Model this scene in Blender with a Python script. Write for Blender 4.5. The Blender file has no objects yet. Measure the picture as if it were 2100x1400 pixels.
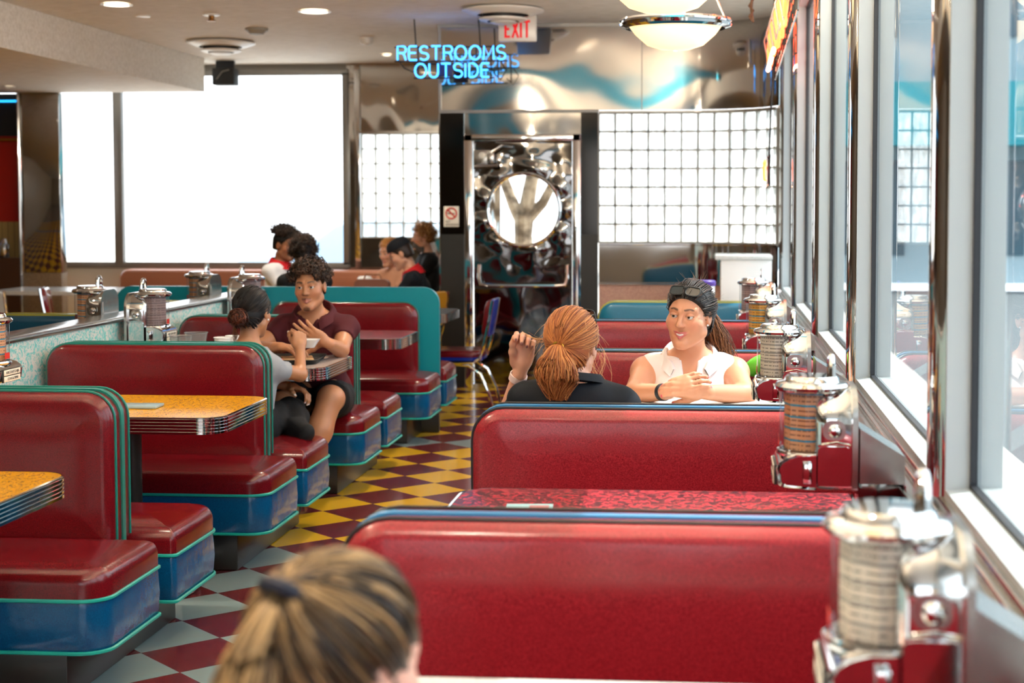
import bpy, bmesh, math, random
import numpy as np
from mathutils import Vector, Matrix
PI = math.pi
random.seed(7); RNG = np.random.default_rng(7)
S = bpy.context.scene
COL = S.collection
# ------------------------------------------------------------------ camera
F, VX, VY, PX, PY, EYE = 3230.0, 1468.0, 418.0, 1200.0, 600.0, 1.57
cam = bpy.data.cameras.new('camera'); co = bpy.data.objects.new('camera', cam); COL.objects.link(co)
cam.sensor_fit = 'HORIZONTAL'; cam.sensor_width = 36.0; cam.lens = F / 2100 * 36
cam.shift_x = -(PX - 1050) / 2100; cam.shift_y = (PY - 700) / 2100
pitch = math.atan((PY - VY) / F); yaw = math.atan((VX - PX) / math.hypot(F, PY - VY))
co.location = (0, 0, EYE); co.rotation_euler = (PI / 2 - pitch, 0, yaw)
cam.clip_start = 0.05; cam.clip_end = 300
cam.dof.use_dof = True; cam.dof.focus_distance = 6.0; cam.dof.aperture_fstop = 3.5
S.camera = co
# ------------------------------------------------------------------ light
S.view_settings.view_transform = 'Standard'; S.view_settings.look = 'None'
S.view_settings.gamma = 1.0; S.view_settings.use_curve_mapping = False
S.view_settings.exposure = 0.95
W = bpy.data.worlds.new('sky'); S.world = W; W.use_nodes = True
wn = W.node_tree.nodes; wl = W.node_tree.links
bg = wn['Background']; bg.inputs['Strength'].default_value = 2.3
tc = wn.new('ShaderNodeTexCoord'); sp = wn.new('ShaderNodeSeparateXYZ'); rp = wn.new('ShaderNodeValToRGB')
wl.new(tc.outputs['Generated'], sp.inputs[0]); wl.new(sp.outputs['Z'], rp.inputs['Fac']); wl.new(rp.outputs['Color'], bg.inputs['Color'])
rp.color_ramp.elements[0].color = (0.80, 0.84, 0.88, 1); rp.color_ramp.elements[1].color = (0.86, 0.93, 1.0, 1)
sun = bpy.data.lights.new('sun', 'SUN'); so = bpy.data.objects.new('sun', sun); COL.objects.link(so)
sun.energy = 5.2; sun.angle = math.radians(0.6); sun.color = (1.0, 0.95, 0.87)
so.rotation_euler = Vector((-0.62, -0.30, -1.25)).to_track_quat('-Z', 'Y').to_euler()
def portal(loc, rot, sx, sy):
    l = bpy.data.lights.new('daylight_portal', 'AREA'); l.shape = 'RECTANGLE'; l.size = sx; l.size_y = sy
    l.cycles.is_portal = True
    o = bpy.data.objects.new('daylight_portal', l); COL.objects.link(o); o.location = loc; o.rotation_euler = rot
portal((0.70, 5.5, 1.92), (0, PI / 2, 0), 2.1, 15)
portal((-5.6, 17.1, 1.95), (-PI / 2, 0, 0), 3.3, 2.2)
portal((-0.3, 13.6, 1.8), (-PI / 2, 0, 0), 1.5, 1.2)
S.cycles.max_bounces = 7; S.cycles.diffuse_bounces = 4; S.cycles.glossy_bounces = 4
S.cycles.transmission_bounces = 6; S.cycles.transparent_max_bounces = 12
S.cycles.caustics_reflective = False; S.cycles.caustics_refractive = False; S.cycles.blur_glossy = 0.5
S.cycles.sample_clamp_indirect = 6.0
# ------------------------------------------------------------------ materials
def srgb(h):
    h = h.lstrip('#'); v = [int(h[i:i + 2], 16) / 255 for i in (0, 2, 4)]
    return tuple(c / 12.92 if c <= 0.04045 else ((c + 0.055) / 1.055) ** 2.4 for c in v)
class NT:
    def __init__(s, name):
        s.m = bpy.data.materials.new(name); s.m.use_nodes = True
        s.t = s.m.node_tree; s.b = s.t.nodes['Principled BSDF']; s.out = s.t.nodes['Material Output']
    def n(s, typ, **kw):
        o = s.t.nodes.new('ShaderNode' + typ)
        for k, v in kw.items(): setattr(o, k, v)
        return o
    def set(s, **kw):
        for k, v in kw.items():
            i = s.b.inputs[k.replace('_', ' ')]
            if hasattr(v, 'is_output'): s.t.links.new(v, i)
            else: i.default_value = (*v, 1) if isinstance(v, tuple) and len(v) == 3 and i.type == 'RGBA' else v
        return s
    def link(s, a, b): s.t.links.new(a, b)
    def obj(s, scale=(1, 1, 1)):
        tcn = s.n('TexCoord'); mp = s.n('Mapping'); mp.inputs['Scale'].default_value = scale
        s.link(tcn.outputs['Object'], mp.inputs['Vector']); return mp.outputs['Vector']
    def noise(s, scale, detail=2, vec=None, dist=0.0, rough=0.5):
        o = s.n('TexNoise'); o.inputs['Scale'].default_value = scale; o.inputs['Detail'].default_value = detail
        o.inputs['Distortion'].default_value = dist; o.inputs['Roughness'].default_value = rough
        s.link(vec if vec is not None else s.obj(), o.inputs['Vector']); return o.outputs['Fac']
    def math(s, op, a, b=None):
        o = s.n('Math', operation=op)
        for i, v in enumerate((a, b)):
            if v is None: continue
            if hasattr(v, 'is_output'): s.link(v, o.inputs[i])
            else: o.inputs[i].default_value = v
        return o.outputs[0]
    def ramp(s, fac, stops, interp='LINEAR'):
        o = s.n('ValToRGB'); e = o.color_ramp.elements; o.color_ramp.interpolation = interp
        while len(e) < len(stops): e.new(0.5)
        for k, (p, c) in zip(e, stops): k.position = p; k.color = (*c, 1)
        s.link(fac, o.inputs['Fac']); return o.outputs['Color']
    def mix(s, fac, a, b):
        o = s.n('Mix', data_type='RGBA')
        for i, v in ((0, fac), (6, a), (7, b)):
            if hasattr(v, 'is_output'): s.link(v, o.inputs[i])
            else: o.inputs[i].default_value = v if i == 0 else (*v, 1)
        return o.outputs[2]
    def bump(s, h, strength=0.3, dist=0.01):
        o = s.n('Bump'); o.inputs['Strength'].default_value = strength; o.inputs['Distance'].default_value = dist
        s.link(h, o.inputs['Height']); s.link(o.outputs[0], s.b.inputs['Normal']); return s
def plain(name, col, rough=0.5, metal=0.0, **kw):
    t = NT(name); t.set(Base_Color=srgb(col) if isinstance(col, str) else col, Roughness=rough, Metallic=metal, **kw); return t.m
def vinyl(name, col, fleck, rough=0.22, bumpy=0.25):
    t = NT(name); f = t.noise(420, 1)
    c = t.ramp(f, [(0.30, srgb(col)), (0.85, srgb(fleck))])
    t.set(Base_Color=c, Roughness=rough, Specular_IOR_Level=0.42, Coat_Weight=0.14, Coat_Roughness=0.1)
    t.bump(t.noise(7, 3), bumpy, 0.012); return t.m
def laminate(name, base, fleck, scale=90, lo=0.50, hi=0.56, rough=0.25, stretch=(1, 1, 1), dist=1.5):
    t = NT(name); f = t.noise(scale, 2, t.obj(stretch), dist)
    t.set(Base_Color=t.ramp(f, [(lo, srgb(base)), (hi, srgb(fleck))]), Roughness=rough, Coat_Weight=0.12, Coat_Roughness=0.15); return t.m
def wavy_chrome(name, scale, strength, col='#c9c8c6', rough=0.06, stretch=(1, 1, 1)):
    t = NT(name); t.set(Base_Color=srgb(col), Metallic=1.0, Roughness=rough)
    t.bump(t.noise(scale, 1.0, t.obj(stretch)), strength, 0.1); return t.m
def emit(name, col, strength):
    t = NT(name); t.set(Base_Color=srgb(col), Emission_Color=srgb(col), Emission_Strength=strength); return t.m
M = {}
M['chrome'] = plain('polished_chrome', '#dcdcdc', 0.07, 1.0)
M['steel'] = wavy_chrome('brushed_steel', 14, 0.02, '#b9b7b3', 0.22)
M['sheet'] = wavy_chrome('stainless_sheet', 2.2, 0.16, '#c4c0ba', 0.05, (1, 1, 0.6))
M['mirror'] = wavy_chrome('mirror_steel', 1.6, 0.05, '#c6c2bd', 0.05)
M['door_steel'] = wavy_chrome('stamped_steel', 4, 0.05, '#7a7775', 0.06)
M['smoked'] = plain('smoked_mirror', '#35322f', 0.08, 1.0)
M['dark_steel'] = plain('dark_mirror_steel', '#6b6864', 0.10, 1.0)
M['alu'] = plain('white_aluminium', '#a9afb1', 0.35)
M['alu_grey'] = plain('grey_aluminium', '#8d8b88', 0.4, 0.5)
M['gasket'] = plain('black_gasket', '#10141c', 0.5)
M['black'] = plain('black_panel', '#15130f', 0.35)
M['matte_black'] = plain('matte_black', '#111214', 0.6)
M['red'] = vinyl('red_vinyl', '#4e050c', '#7c1019')
M['red_r'] = vinyl('red_glitter_vinyl', '#690b14', '#a92a33', 0.25)
M['blue'] = vinyl('blue_vinyl', '#043a62', '#0a5a8c', 0.18, 0.6)
M['teal_vinyl'] = vinyl('teal_vinyl', '#05536e', '#0a6a86', 0.3)
M['navy_vinyl'] = vinyl('navy_vinyl', '#04334c', '#064a63', 0.3)
M['peach'] = plain('peach_vinyl', '#b77a5f', 0.35, Coat_Weight=0.2)
M['teal_band'] = plain('green_piping', '#0b6e62', 0.35)
M['aqua_pipe'] = plain('aqua_piping', '#159a8c', 0.35)
M['teal_panel'] = plain('teal_laminate', '#077f8c', 0.3)
M['yellow_pipe'] = plain('yellow_piping', '#a9a01a', 0.4)
M['black_pipe'] = plain('black_piping', '#0f1114', 0.3)
M['blue_edge'] = plain('blue_edge_vinyl', '#2a79a6', 0.3)
M['base'] = NT('kick_base').set(Base_Color=srgb('#1d1a17'), Roughness=0.3).m
M['lam_yellow'] = laminate('yellow_crackle_laminate', '#e09c08', '#7a4e06', 110, 0.56, 0.62)
M['lam_red'] = laminate('red_crackle_laminate', '#b02c38', '#1c1020', 62, 0.45, 0.53, 0.25, (1, 1, 1), .9)
M['lam_grey'] = laminate('grey_speckle_laminate', '#c3b4ac', '#a08a84', 160, 0.5, 0.6)
M['lam_white'] = laminate('white_speckle_laminate', '#d9d8d3', '#b9b9b6', 150, 0.5, 0.62)
M['lam_pink'] = laminate('pink_speckle_laminate', '#cfa592', '#b5887a', 110, 0.45, 0.6, 0.4)
M['lam_tan'] = laminate('tan_speckle_laminate', '#a08a6e', '#86705a', 60, 0.45, 0.6, 0.4)
M['lam_wall'] = laminate('white_red_speckle_laminate', '#d8c9c4', '#b06a68', 90, 0.53, 0.6, 0.3)
M['squiggle'] = laminate('aqua_squiggle_laminate', '#d9d6d0', '#6cc4c0', 34, 0.50, 0.54, 0.35, (1, 1, 1), 2.2)
M['lam_maroon'] = plain('maroon_laminate', '#6d1a20', 0.12, Coat_Weight=0.5)
M['white'] = plain('white_paint', '#e6e4de', 0.5)
M['white_plastic'] = plain('white_plastic', '#eceae6', 0.3)
M['cream'] = plain('cream_paper', '#e3dccb', 0.6)
M['cyan'] = plain('cyan_paint', '#17a9d6', 0.4)
M['kitchen_dark'] = plain('kitchen_dark', '#0c0a0a', 0.4)
M['kitchen_red'] = plain('kitchen_red', '#a81208', 0.3)
M['grey_paint'] = plain('grey_paint', '#9b978f', 0.5)
M['wood_brown'] = plain('brown_panel', '#4a2c18', 0.4)
M['asphalt'] = plain('pale_paving', '#b9b7b0', 0.85)
M['tarmac'] = plain('dark_tarmac', '#5c6164', 0.9)
M['concrete'] = plain('pale_concrete', '#cfccc6', 0.8)
M['bark'] = NT('pale_bark').m
_t = NT('pale_bark_mottled'); _t.set(Base_Color=_t.ramp(_t.noise(6, 3), [(0.4, srgb('#6e6252')), (0.6, srgb('#b5a892'))]), Roughness=0.9); M['bark'] = _t.m
def fresnel(t, ior):
    g = t.n('NewGeometry'); fr = t.n('Fresnel')   # same reflectance from both sides of a thin pane
    t.link(t.math('ADD', t.math('MULTIPLY', g.outputs['Backfacing'], 1 / ior - ior), ior), fr.inputs['IOR']); return fr
def glass_pane(name, tint=(0.93, 0.97, 0.96), rough=0.0):
    t = NT(name); fr = fresnel(t, 1.5)
    tr = t.n('BsdfTransparent'); tr.inputs['Color'].default_value = (*tint, 1)
    gl = t.n('BsdfGlossy'); gl.inputs['Roughness'].default_value = rough
    mx = t.n('MixShader'); t.link(fr.outputs[0], mx.inputs[0]); t.link(tr.outputs[0], mx.inputs[1]); t.link(gl.outputs[0], mx.inputs[2])
    t.link(mx.outputs[0], t.out.inputs['Surface']); return t.m
M['glass'] = glass_pane('window_glass', (.80, .88, .90)); M['clear'] = glass_pane('clear_glass', (0.95, 0.95, 0.95))
def block_glass():
    t = NT('glass_block'); f = t.noise(9, 2, t.obj((3, 3, 1)))
    tl = t.n('BsdfTranslucent'); tl.inputs['Color'].default_value = (0.92, 0.94, 0.92, 1)
    tr = t.n('BsdfTransparent'); tr.inputs['Color'].default_value = (0.86, 0.9, 0.88, 1)
    gl = t.n('BsdfGlossy'); gl.inputs['Roughness'].default_value = 0.08
    m1 = t.n('MixShader'); t.link(t.ramp(f, [(0.35, (0.25,) * 3), (0.7, (0.75,) * 3)]), m1.inputs[0]); t.link(tl.outputs[0], m1.inputs[1]); t.link(tr.outputs[0], m1.inputs[2])
    fr = fresnel(t, 1.45)
    m2 = t.n('MixShader'); t.link(fr.outputs[0], m2.inputs[0]); t.link(m1.outputs[0], m2.inputs[1]); t.link(gl.outputs[0], m2.inputs[2])
    t.link(m2.outputs[0], t.out.inputs['Surface']); return t.m
M['block'] = block_glass()
def floor_mat():
    t = NT('diamond_tile_floor'); tcn = t.n('TexCoord'); sx = t.n('SeparateXYZ'); t.link(tcn.outputs['Object'], sx.inputs[0])
    d = 0.427; x = t.math('DIVIDE', t.math('ADD', sx.outputs[0], 1.786), d); y = t.math('DIVIDE', t.math('SUBTRACT', sx.outputs[1], 8.28), d)
    a = t.math('ADD', t.math('ADD', x, y), 0.5); b = t.math('ADD', t.math('SUBTRACT', x, y), 0.5)
    fa = t.math('FLOOR', a); fb = t.math('FLOOR', b)
    odd = t.math('FLOORED_MODULO', t.math('ADD', fa, fb), 2.0)
    yc = t.math('ADD', t.math('MULTIPLY', t.math('SUBTRACT', fa, fb), d / 2), 8.28)
    yel = t.math('MAXIMUM', t.math('MULTIPLY', t.math('GREATER_THAN', yc, 6.95), t.math('LESS_THAN', yc, 9.85)), t.math('GREATER_THAN', yc, 10.55))
    mott = t.noise(30, 3)
    c2 = t.mix(yel, srgb('#8a9c9c'), srgb('#e8b408')); c = t.mix(odd, srgb('#660b18'), c2)
    c = t.mix(t.math('MULTIPLY', mott, 0.16), c, (0.25, 0.22, 0.2))
    ga = t.math('ABSOLUTE', t.math('SUBTRACT', t.math('FRACT', a), 0.5)); gb = t.math('ABSOLUTE', t.math('SUBTRACT', t.math('FRACT', b), 0.5))
    g = t.math('GREATER_THAN', t.math('MAXIMUM', ga, gb), 0.497)
    t.set(Base_Color=t.mix(g, c, (0.1, 0.08, 0.07)), Roughness=0.2, Coat_Weight=0.25, Coat_Roughness=0.1)
    t.bump(t.noise(5, 2), 0.03, 0.01); return t.m
M['floor'] = floor_mat()
def ceil_mat():
    t = NT('textured_ceiling'); f = t.noise(10, 4, t.obj((1.0, 9, 4))); g = t.noise(0.8, 2)
    t.set(Base_Color=t.mix(t.math('MULTIPLY', g, 0.25), t.ramp(f, [(0.35, srgb('#dad4ca')), (0.6, srgb('#f4f0ea'))]), srgb('#d2c8ba')), Roughness=0.7)
    t.bump(f, 0.25, 0.01); return t.m
M['ceiling'] = ceil_mat()
def tile_mat():
    t = NT('kitchen_tile'); b = t.n('TexBrick'); t.link(t.obj(), b.inputs['Vector']); b.offset = 0
    b.inputs['Color1'].default_value = (*srgb('#a88c55'), 1); b.inputs['Color2'].default_value = (*srgb('#a08450'), 1); b.inputs['Mortar'].default_value = (*srgb('#5f4f33'), 1)
    b.inputs['Scale'].default_value = 1; b.inputs['Brick Width'].default_value = .07; b.inputs['Row Height'].default_value = .07; b.inputs['Mortar Size'].default_value = .004
    t.set(Base_Color=b.outputs['Color'], Roughness=0.3); return t.m
M['tile'] = tile_mat()
# ------------------------------------------------------------------ mesh helpers
def obj(name, bm, mat, parent=None, smooth=True, angle=35, loc=None):
    me = bpy.data.meshes.new(name); bmesh.ops.recalc_face_normals(bm, faces=bm.faces); bm.to_mesh(me); bm.free()
    if smooth:
        me.shade_smooth(); me.set_sharp_from_angle(angle=math.radians(angle))
    for mm in (mat if isinstance(mat, (list, tuple)) else [mat]): me.materials.append(mm)
    o = bpy.data.objects.new(name, me); COL.objects.link(o)
    if parent is not None: o.parent = parent
    if loc: o.location = loc
    return o
def box(bm, lo, hi, bev=0.0, seg=2, mi=0):
    c = [(a + b) / 2 for a, b in zip(lo, hi)]; s = [max(abs(b - a), 1e-4) for a, b in zip(lo, hi)]
    r = bmesh.ops.create_cube(bm, size=1, matrix=Matrix.Translation(c) @ Matrix.Diagonal((*s, 1)))
    fs = list({f for v in r['verts'] for f in v.link_faces})
    if mi:
        for f in fs: f.material_index = mi
    if bev > 0:
        es = list({e for v in r['verts'] for e in v.link_edges})
        bmesh.ops.bevel(bm, geom=es, offset=min(bev, min(s) * 0.49), segments=seg, affect='EDGES', profile=0.5)
    return r
def mkbox(name, lo, hi, mat, parent=None, bev=0.0, seg=2):
    bm = bmesh.new(); box(bm, lo, hi, bev, seg); return obj(name, bm, mat, parent)
def rings(bm, rs, close=True, caps=True, mi=0):
    """loft a list of rings (each a list of points)"""
    vs = [[bm.verts.new(p) for p in r] for r in rs]; n = len(rs[0])
    for a, b in zip(vs, vs[1:]):
        for i in range(n if close else n - 1):
            j = (i + 1) % n
            f = bm.faces.new((a[i], a[j], b[j], b[i])); f.material_index = mi
    if caps and close:
        for r in (vs[0], vs[-1]):
            try: f = bm.faces.new(r); f.material_index = mi
            except ValueError: pass
    return vs
def tube(bm, pts, r, seg=8, closed=False, caps=True, mi=0):
    pts = [Vector(p) for p in pts]; n = len(pts); rs = []
    rad = r if isinstance(r, (list, tuple)) else [r] * n
    up = None
    for i, p in enumerate(pts):
        if closed: t = (pts[(i + 1) % n] - pts[i - 1])
        else: t = pts[min(i + 1, n - 1)] - pts[max(i - 1, 0)]
        if t.length < 1e-9: t = Vector((0, 0, 1))
        t.normalize()
        if up is None: up = Vector((0, 0, 1)) if abs(t.z) < 0.9 else Vector((1, 0, 0))
        u = (up - t * up.dot(t))
        if u.length < 1e-6: u = t.orthogonal()
        u.normalize(); up = u; w = t.cross(u)
        rs.append([p + (u * math.cos(a) + w * math.sin(a)) * rad[i] for a in [2 * PI * k / seg for k in range(seg)]])
    if closed: rs.append(rs[0]); rings(bm, rs, True, False, mi); bmesh.ops.remove_doubles(bm, verts=bm.verts, dist=1e-6)
    else: rings(bm, rs, True, caps, mi)
def lathe(bm, prof, c=(0, 0, 0), seg=32, axis='z', mi=0, caps=True):
    rs = []
    for r, z in prof:
        r = max(r, 1e-4); ring = []
        for k in range(seg):
            a = 2 * PI * k / seg; x, y = r * math.cos(a), r * math.sin(a)
            p = (x, y, z) if axis == 'z' else ((x, z, y) if axis == 'y' else (z, x, y))
            ring.append((c[0] + p[0], c[1] + p[1], c[2] + p[2]))
        rs.append(ring)
    rings(bm, rs, True, caps, mi)
def rr(x0, x1, z0, z1, r, n=6):
    """rounded rectangle, r = radii for corners (x0z0, x1z0, x1z1, x0z1)"""
    if not isinstance(r, (tuple, list)): r = (r,) * 4
    cs = [(x0, z0, 1, 1, PI), (x1, z0, -1, 1, 1.5 * PI), (x1, z1, -1, -1, 0), (x0, z1, 1, -1, 0.5 * PI)]
    out = []
    for (x, z, sx, sz, a0), q in zip(cs, r):
        q = max(q, 0.002); cx, cz = x + sx * q, z + sz * q
        for k in range(n + 1):
            a = a0 + 0.5 * PI * k / n; out.append((cx + q * math.cos(a), cz + q * math.sin(a)))
    return out
def cushion(bm, x0, x1, z0, z1, rad, y0, y1, R, place, bulge=0.0, steps=6):
    """padded panel: rounded outline in (u,v), thickness y0->y1, edge rounded by R on the y1 side; place(u,w,v) gives xyz"""
    rs = []
    rad = rad if isinstance(rad, (tuple, list)) else (rad,) * 4
    def ring(d, y): return [place(u, y, v) for u, v in rr(x0 + d, x1 - d, z0 + d, z1 - d, [max(q - d, 0.004) for q in rad])]
    sg = 1 if y1 > y0 else -1
    rs.append(ring(0, y0))
    for k in range(steps + 1):
        a = 0.5 * PI * k / steps; rs.append(ring(R * (1 - math.cos(a)), y1 - sg * R + sg * R * math.sin(a)))
    if bulge:
        m = min(0.16, min(x1 - x0, z1 - z0) / 2 - R)
        for q in (0.12, 0.25, 0.4, 0.55, 0.7, 0.85, 1.0): rs.append(ring(R + m * q * 0.98, y1 + sg * bulge * (1 - (1 - q) ** 2.5)))
    rings(bm, rs)
def prism(bm, outline, z0, z1, place=lambda u, w, v: (u, v, w), mi=0):
    rings(bm, [[place(u, z0, v) for u, v in outline], [place(u, z1, v) for u, v in outline]], True, True, mi)
def thing(name, label, cat, loc=(0, 0, 0), group=None, rot=0.0):
    o = bpy.data.objects.new(name, None); COL.objects.link(o); o.location = loc; o.rotation_euler = (0, 0, rot)
    o.empty_display_size = 0.1; return tag(o, label, cat, group)
def tag(o, label, cat, group=None):
    o['label'] = label; o['category'] = cat
    if group: o['group'] = group
    return o
def struct(name, bm, mat, parent=None, **kw):
    o = obj(name, bm, mat, parent, **kw)
    if parent is None: o['kind'] = 'structure'
    return o
def sbox(name, lo, hi, mat, parent=None, bev=0.0):
    bm = bmesh.new(); box(bm, lo, hi, bev); return struct(name, bm, mat, parent)
def sempty(name):
    o = bpy.data.objects.new(name, None); COL.objects.link(o); o['kind'] = 'structure'; return o
def copy_tree(src, loc=None, label=None, rot=None):
    c = src.copy(); COL.objects.link(c)
    if loc is not None: c.location = loc
    if rot is not None: c.rotation_euler = (0, 0, rot)
    if label: c['label'] = label
    for k in list(src.children):
        d = k.copy(); COL.objects.link(d); d.parent = c
        for g in list(k.children):
            e = g.copy(); COL.objects.link(e); e.parent = d
    return c
def text(name, s, size, mat, parent, loc, rot, extrude=0.001, align='CENTER', sx=1.0):
    cu = bpy.data.curves.new(name, 'FONT'); cu.body = s; cu.size = size; cu.extrude = extrude; cu.align_x = align; cu.align_y = 'CENTER'; cu.resolution_u = 3
    tmp = bpy.data.objects.new(name, cu); COL.objects.link(tmp); dg = bpy.context.evaluated_depsgraph_get(); dg.update()
    me = bpy.data.meshes.new_from_object(tmp.evaluated_get(dg)); bpy.data.objects.remove(tmp); bpy.data.curves.remove(cu)
    me.materials.clear(); me.materials.append(mat); o = bpy.data.objects.new(name, me); COL.objects.link(o); o.parent = parent
    o.location = loc; o.rotation_euler = rot; o.scale = (sx, 1, 1); return o
# ================================================================== the room
CEIL = 3.09; YB = 13.35; YW = 17.0; XW = 0.53
sbox('floor', (-11, -5, -0.1), (0.75, 17.2, 0), M['floor'])
bm = bmesh.new(); box(bm, (-11, -5, CEIL), (0.8, 17.2, CEIL + 0.1)); struct('ceiling', bm, M['ceiling'])
sbox('trim_1', (-11, -5, 2.74), (-5.34, 16.2, CEIL - 0.002), M['ceiling'])           # dropped soffit on the left
# ---- wall behind the camera, with the cyan frieze that the steel sheets mirror
wf = sempty('wall_front')
for lo, hi in (((-11, -5.1, 0), (0.8, -5, 0.9)), ((-11, -5.1, .9), (-2.6, -5, 2.75)), ((.3, -5.1, .9), (.8, -5, 2.75))): sbox('front_panel', lo, hi, M['lam_tan'], wf)
sbox('cyan_frieze', (-11, -5.1, 2.75), (.8, -5, CEIL), M['cyan'], wf)
w10 = sempty('window_10'); bm = bmesh.new()  # added window, out of view, put in to brighten the room from behind
for x0, x1 in ((-2.6, .3),): bm.faces.new([bm.verts.new(p) for p in ((x0, -5.05, .9), (x1, -5.05, .9), (x1, -5.05, 2.75), (x0, -5.05, 2.75))])
struct('glass', bm, M['clear'], w10)
sbox('trim_2', (-5.3, 6.35, 2.97), (0.45, 6.5, CEIL - 0.001), M['cyan'])
sbox('wall_left', (-11.1, -5, 0), (-11, 17.2, CEIL), M['lam_tan'])
# ---- right wall: dado, ledge, mouldings, windows
wr = sempty('wall_right')
sbox('dado', (0.485, -3, 0), (0.60, 12.9, 0.66), M['lam_wall'], wr)
sbox('rail_panel', (0.482, -3, 0.66), (0.60, 12.9, 0.845), M['lam_maroon'], wr)
bm = bmesh.new(); box(bm, (0.470, -3, 0.835), (0.62, 12.9, 0.853), 0.004); box(bm, (0.505, -3, 0.853), (0.62, 12.9, 0.872), 0.004); box(bm, (0.518, -3, 0.872), (0.62, 12.9, 0.893), 0.004)
struct('ledge', bm, M['steel'], wr)
sbox('header', (0.50, -3, 2.92), (0.66, 12.9, CEIL), M['sheet'], wr)
cols = [-1.0, 1.32, 3.655, 6.0, 8.2, 10.5, 12.55]
for i, y in enumerate(cols[:-1]):
    y0, y1 = y + 0.21, cols[i + 1]
    wn_ = sempty('window_%d' % (i + 1))
    bm = bmesh.new()
    box(bm, (XW, y0 - 0.03, 0.893), (0.66, y0, 2.92)); box(bm, (XW, y1, 0.893), (0.66, y1 + 0.03, 2.92))
    box(bm, (XW, y0, 2.86), (0.66, y1, 2.92))
    # sloping sill
    rings(bm, [[(XW, yy, 0.89), (XW, yy, 0.912), (0.60, yy, 0.918), (0.66, yy, 0.918), (0.66, yy, 0.89)] for yy in (y0, y1)])
    struct('window_frame', bm, M['alu'], wn_)
    bm = bmesh.new()
    for lo, hi in (((0.585, y0 - .001, 0.915), (0.601, y0 + 0.010, 2.87)), ((0.585, y1 - 0.012, 0.915), (0.601, y1 + .001, 2.87)), ((0.585, y0, 0.915), (0.601, y1, 0.926)), ((0.585, y0, 2.85), (0.601, y1, 2.865))): box(bm, lo, hi)
    struct('gasket', bm, M['gasket'], wn_)
    bm = bmesh.new(); vs = [bm.verts.new(p) for p in ((0.597, y0, 0.92), (0.597, y1, 0.92), (0.597, y1, 2.86), (0.597, y0, 2.86))]; bm.faces.new(vs)
    struct('glass', bm, M['glass'], wn_)
for i, y in enumerate(cols):
    bm = bmesh.new(); pr = [(XW + 0.02, y + .012)]
    for k in range(13):
        a = PI * k / 12; pr.append((XW + 0.012 - 0.040 * math.sin(a) ** 0.8, y + 0.105 - 0.092 * math.cos(a)))
    pr.append((XW + 0.02, y + 0.198)); pr += [(0.655, y + 0.198), (0.655, y + .012)]
    prism(bm, pr, 0.89, 2.93, lambda u, w, v: (u, v, w)); struct('trim_%d' % (3 + i), bm, M['mirror'])
# ---- back wall plan: straight x -2.35..-0.25, then a curve up to the window wall
def plan(n=14):
    pts = [(-0.99, YB), (-0.55, YB), (-0.25, YB)]
    for k in range(1, n + 1):
        a = 0.5 * PI * k / n; pts.append((-0.25 + 0.75 * math.sin(a), YB - 0.62 * (1 - math.cos(a))))
    return pts
PL = plan()
def strip(bm, pl, z0, z1, th=0.05):
    rings(bm, [[(x, y, z0) for x, y in pl], [(x, y, z1) for x, y in pl]], False, False)
wb = sempty('wall_back')
bm = bmesh.new(); strip(bm, PL, 0.0, 0.89); struct('lower_panel', bm, M['lam_pink'], wb)
bm = bmesh.new(); strip(bm, PL, 0.89, 1.225); struct('mirror_band', bm, M['mirror'], wb)
bm = bmesh.new()
for z in (0.893, 1.232, 2.345): tube(bm, [(x, y - 0.008, z) for x, y in PL], 0.012, 6)
struct('chrome_bead', bm, M['chrome'], wb)
# header sheet above door and glass blocks (gently buckled, leaning forward a little)
bm = bmesh.new(); hp = [(-2.345, YB), (-2.0, YB), (-1.6, YB), (-1.2, YB)] + PL
def dense(pl, m):
    out = []
    for (a, b), (c, d) in zip(pl, pl[1:]):
        k = max(1, int(math.hypot(c - a, d - b) / m))
        out += [(a + (c - a) * i / k, b + (d - b) * i / k) for i in range(k)]
    return out + [pl[-1]]
hp = dense(hp, 0.04); rows = []
for j in range(15):
    z = 2.36 + (CEIL - 2.36) * j / 14
    rows.append([(x, y - 0.010 - 0.0045 * math.sin(x * 3.1 + 0.8) * math.sin((z - 2.36) * 4.2) - 0.0008 * math.sin(x * 7.7 + z * 3) - 0.02 * (z - 2.36) * (z - 2.36), z) for x, y in hp])
rings(bm, rows, False, False); struct('header_sheet', bm, M['mirror'], wb, angle=80)
bm = bmesh.new(); box(bm, (-2.36, YB - .04, CEIL - 0.03), (-0.3, YB, CEIL - .001)); box(bm, (-2.355, YB - 0.03, 2.36), (-2.335, YB + .02, CEIL)); box(bm, (-0.63, YB - 0.026, 2.36), (-0.622, YB + .02, CEIL)); box(bm, (-2.35, YB - 0.05, 2.34), (-0.99, YB, 2.365))
struct('header_trim', bm, M['alu_grey'], wb)
bm = bmesh.new(); box(bm, (-2.345, YB - .02, 0), (-2.14, YB, 1.31)); box(bm, (-1.14, YB - .02, 0), (-0.995, YB, 1.31)); struct('black_flank', bm, M['black'], wb)
bm = bmesh.new(); box(bm, (-2.345, YB - .016, 1.31), (-2.14, YB, 2.34)); box(bm, (-1.14, YB - .016, 1.31), (-0.995, YB, 2.34)); struct('mirror_flank', bm, M['smoked'], wb)
sbox('side_return', (-2.36, YB, 0), (-2.33, YW, CEIL), M['sheet'], wb)
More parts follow.
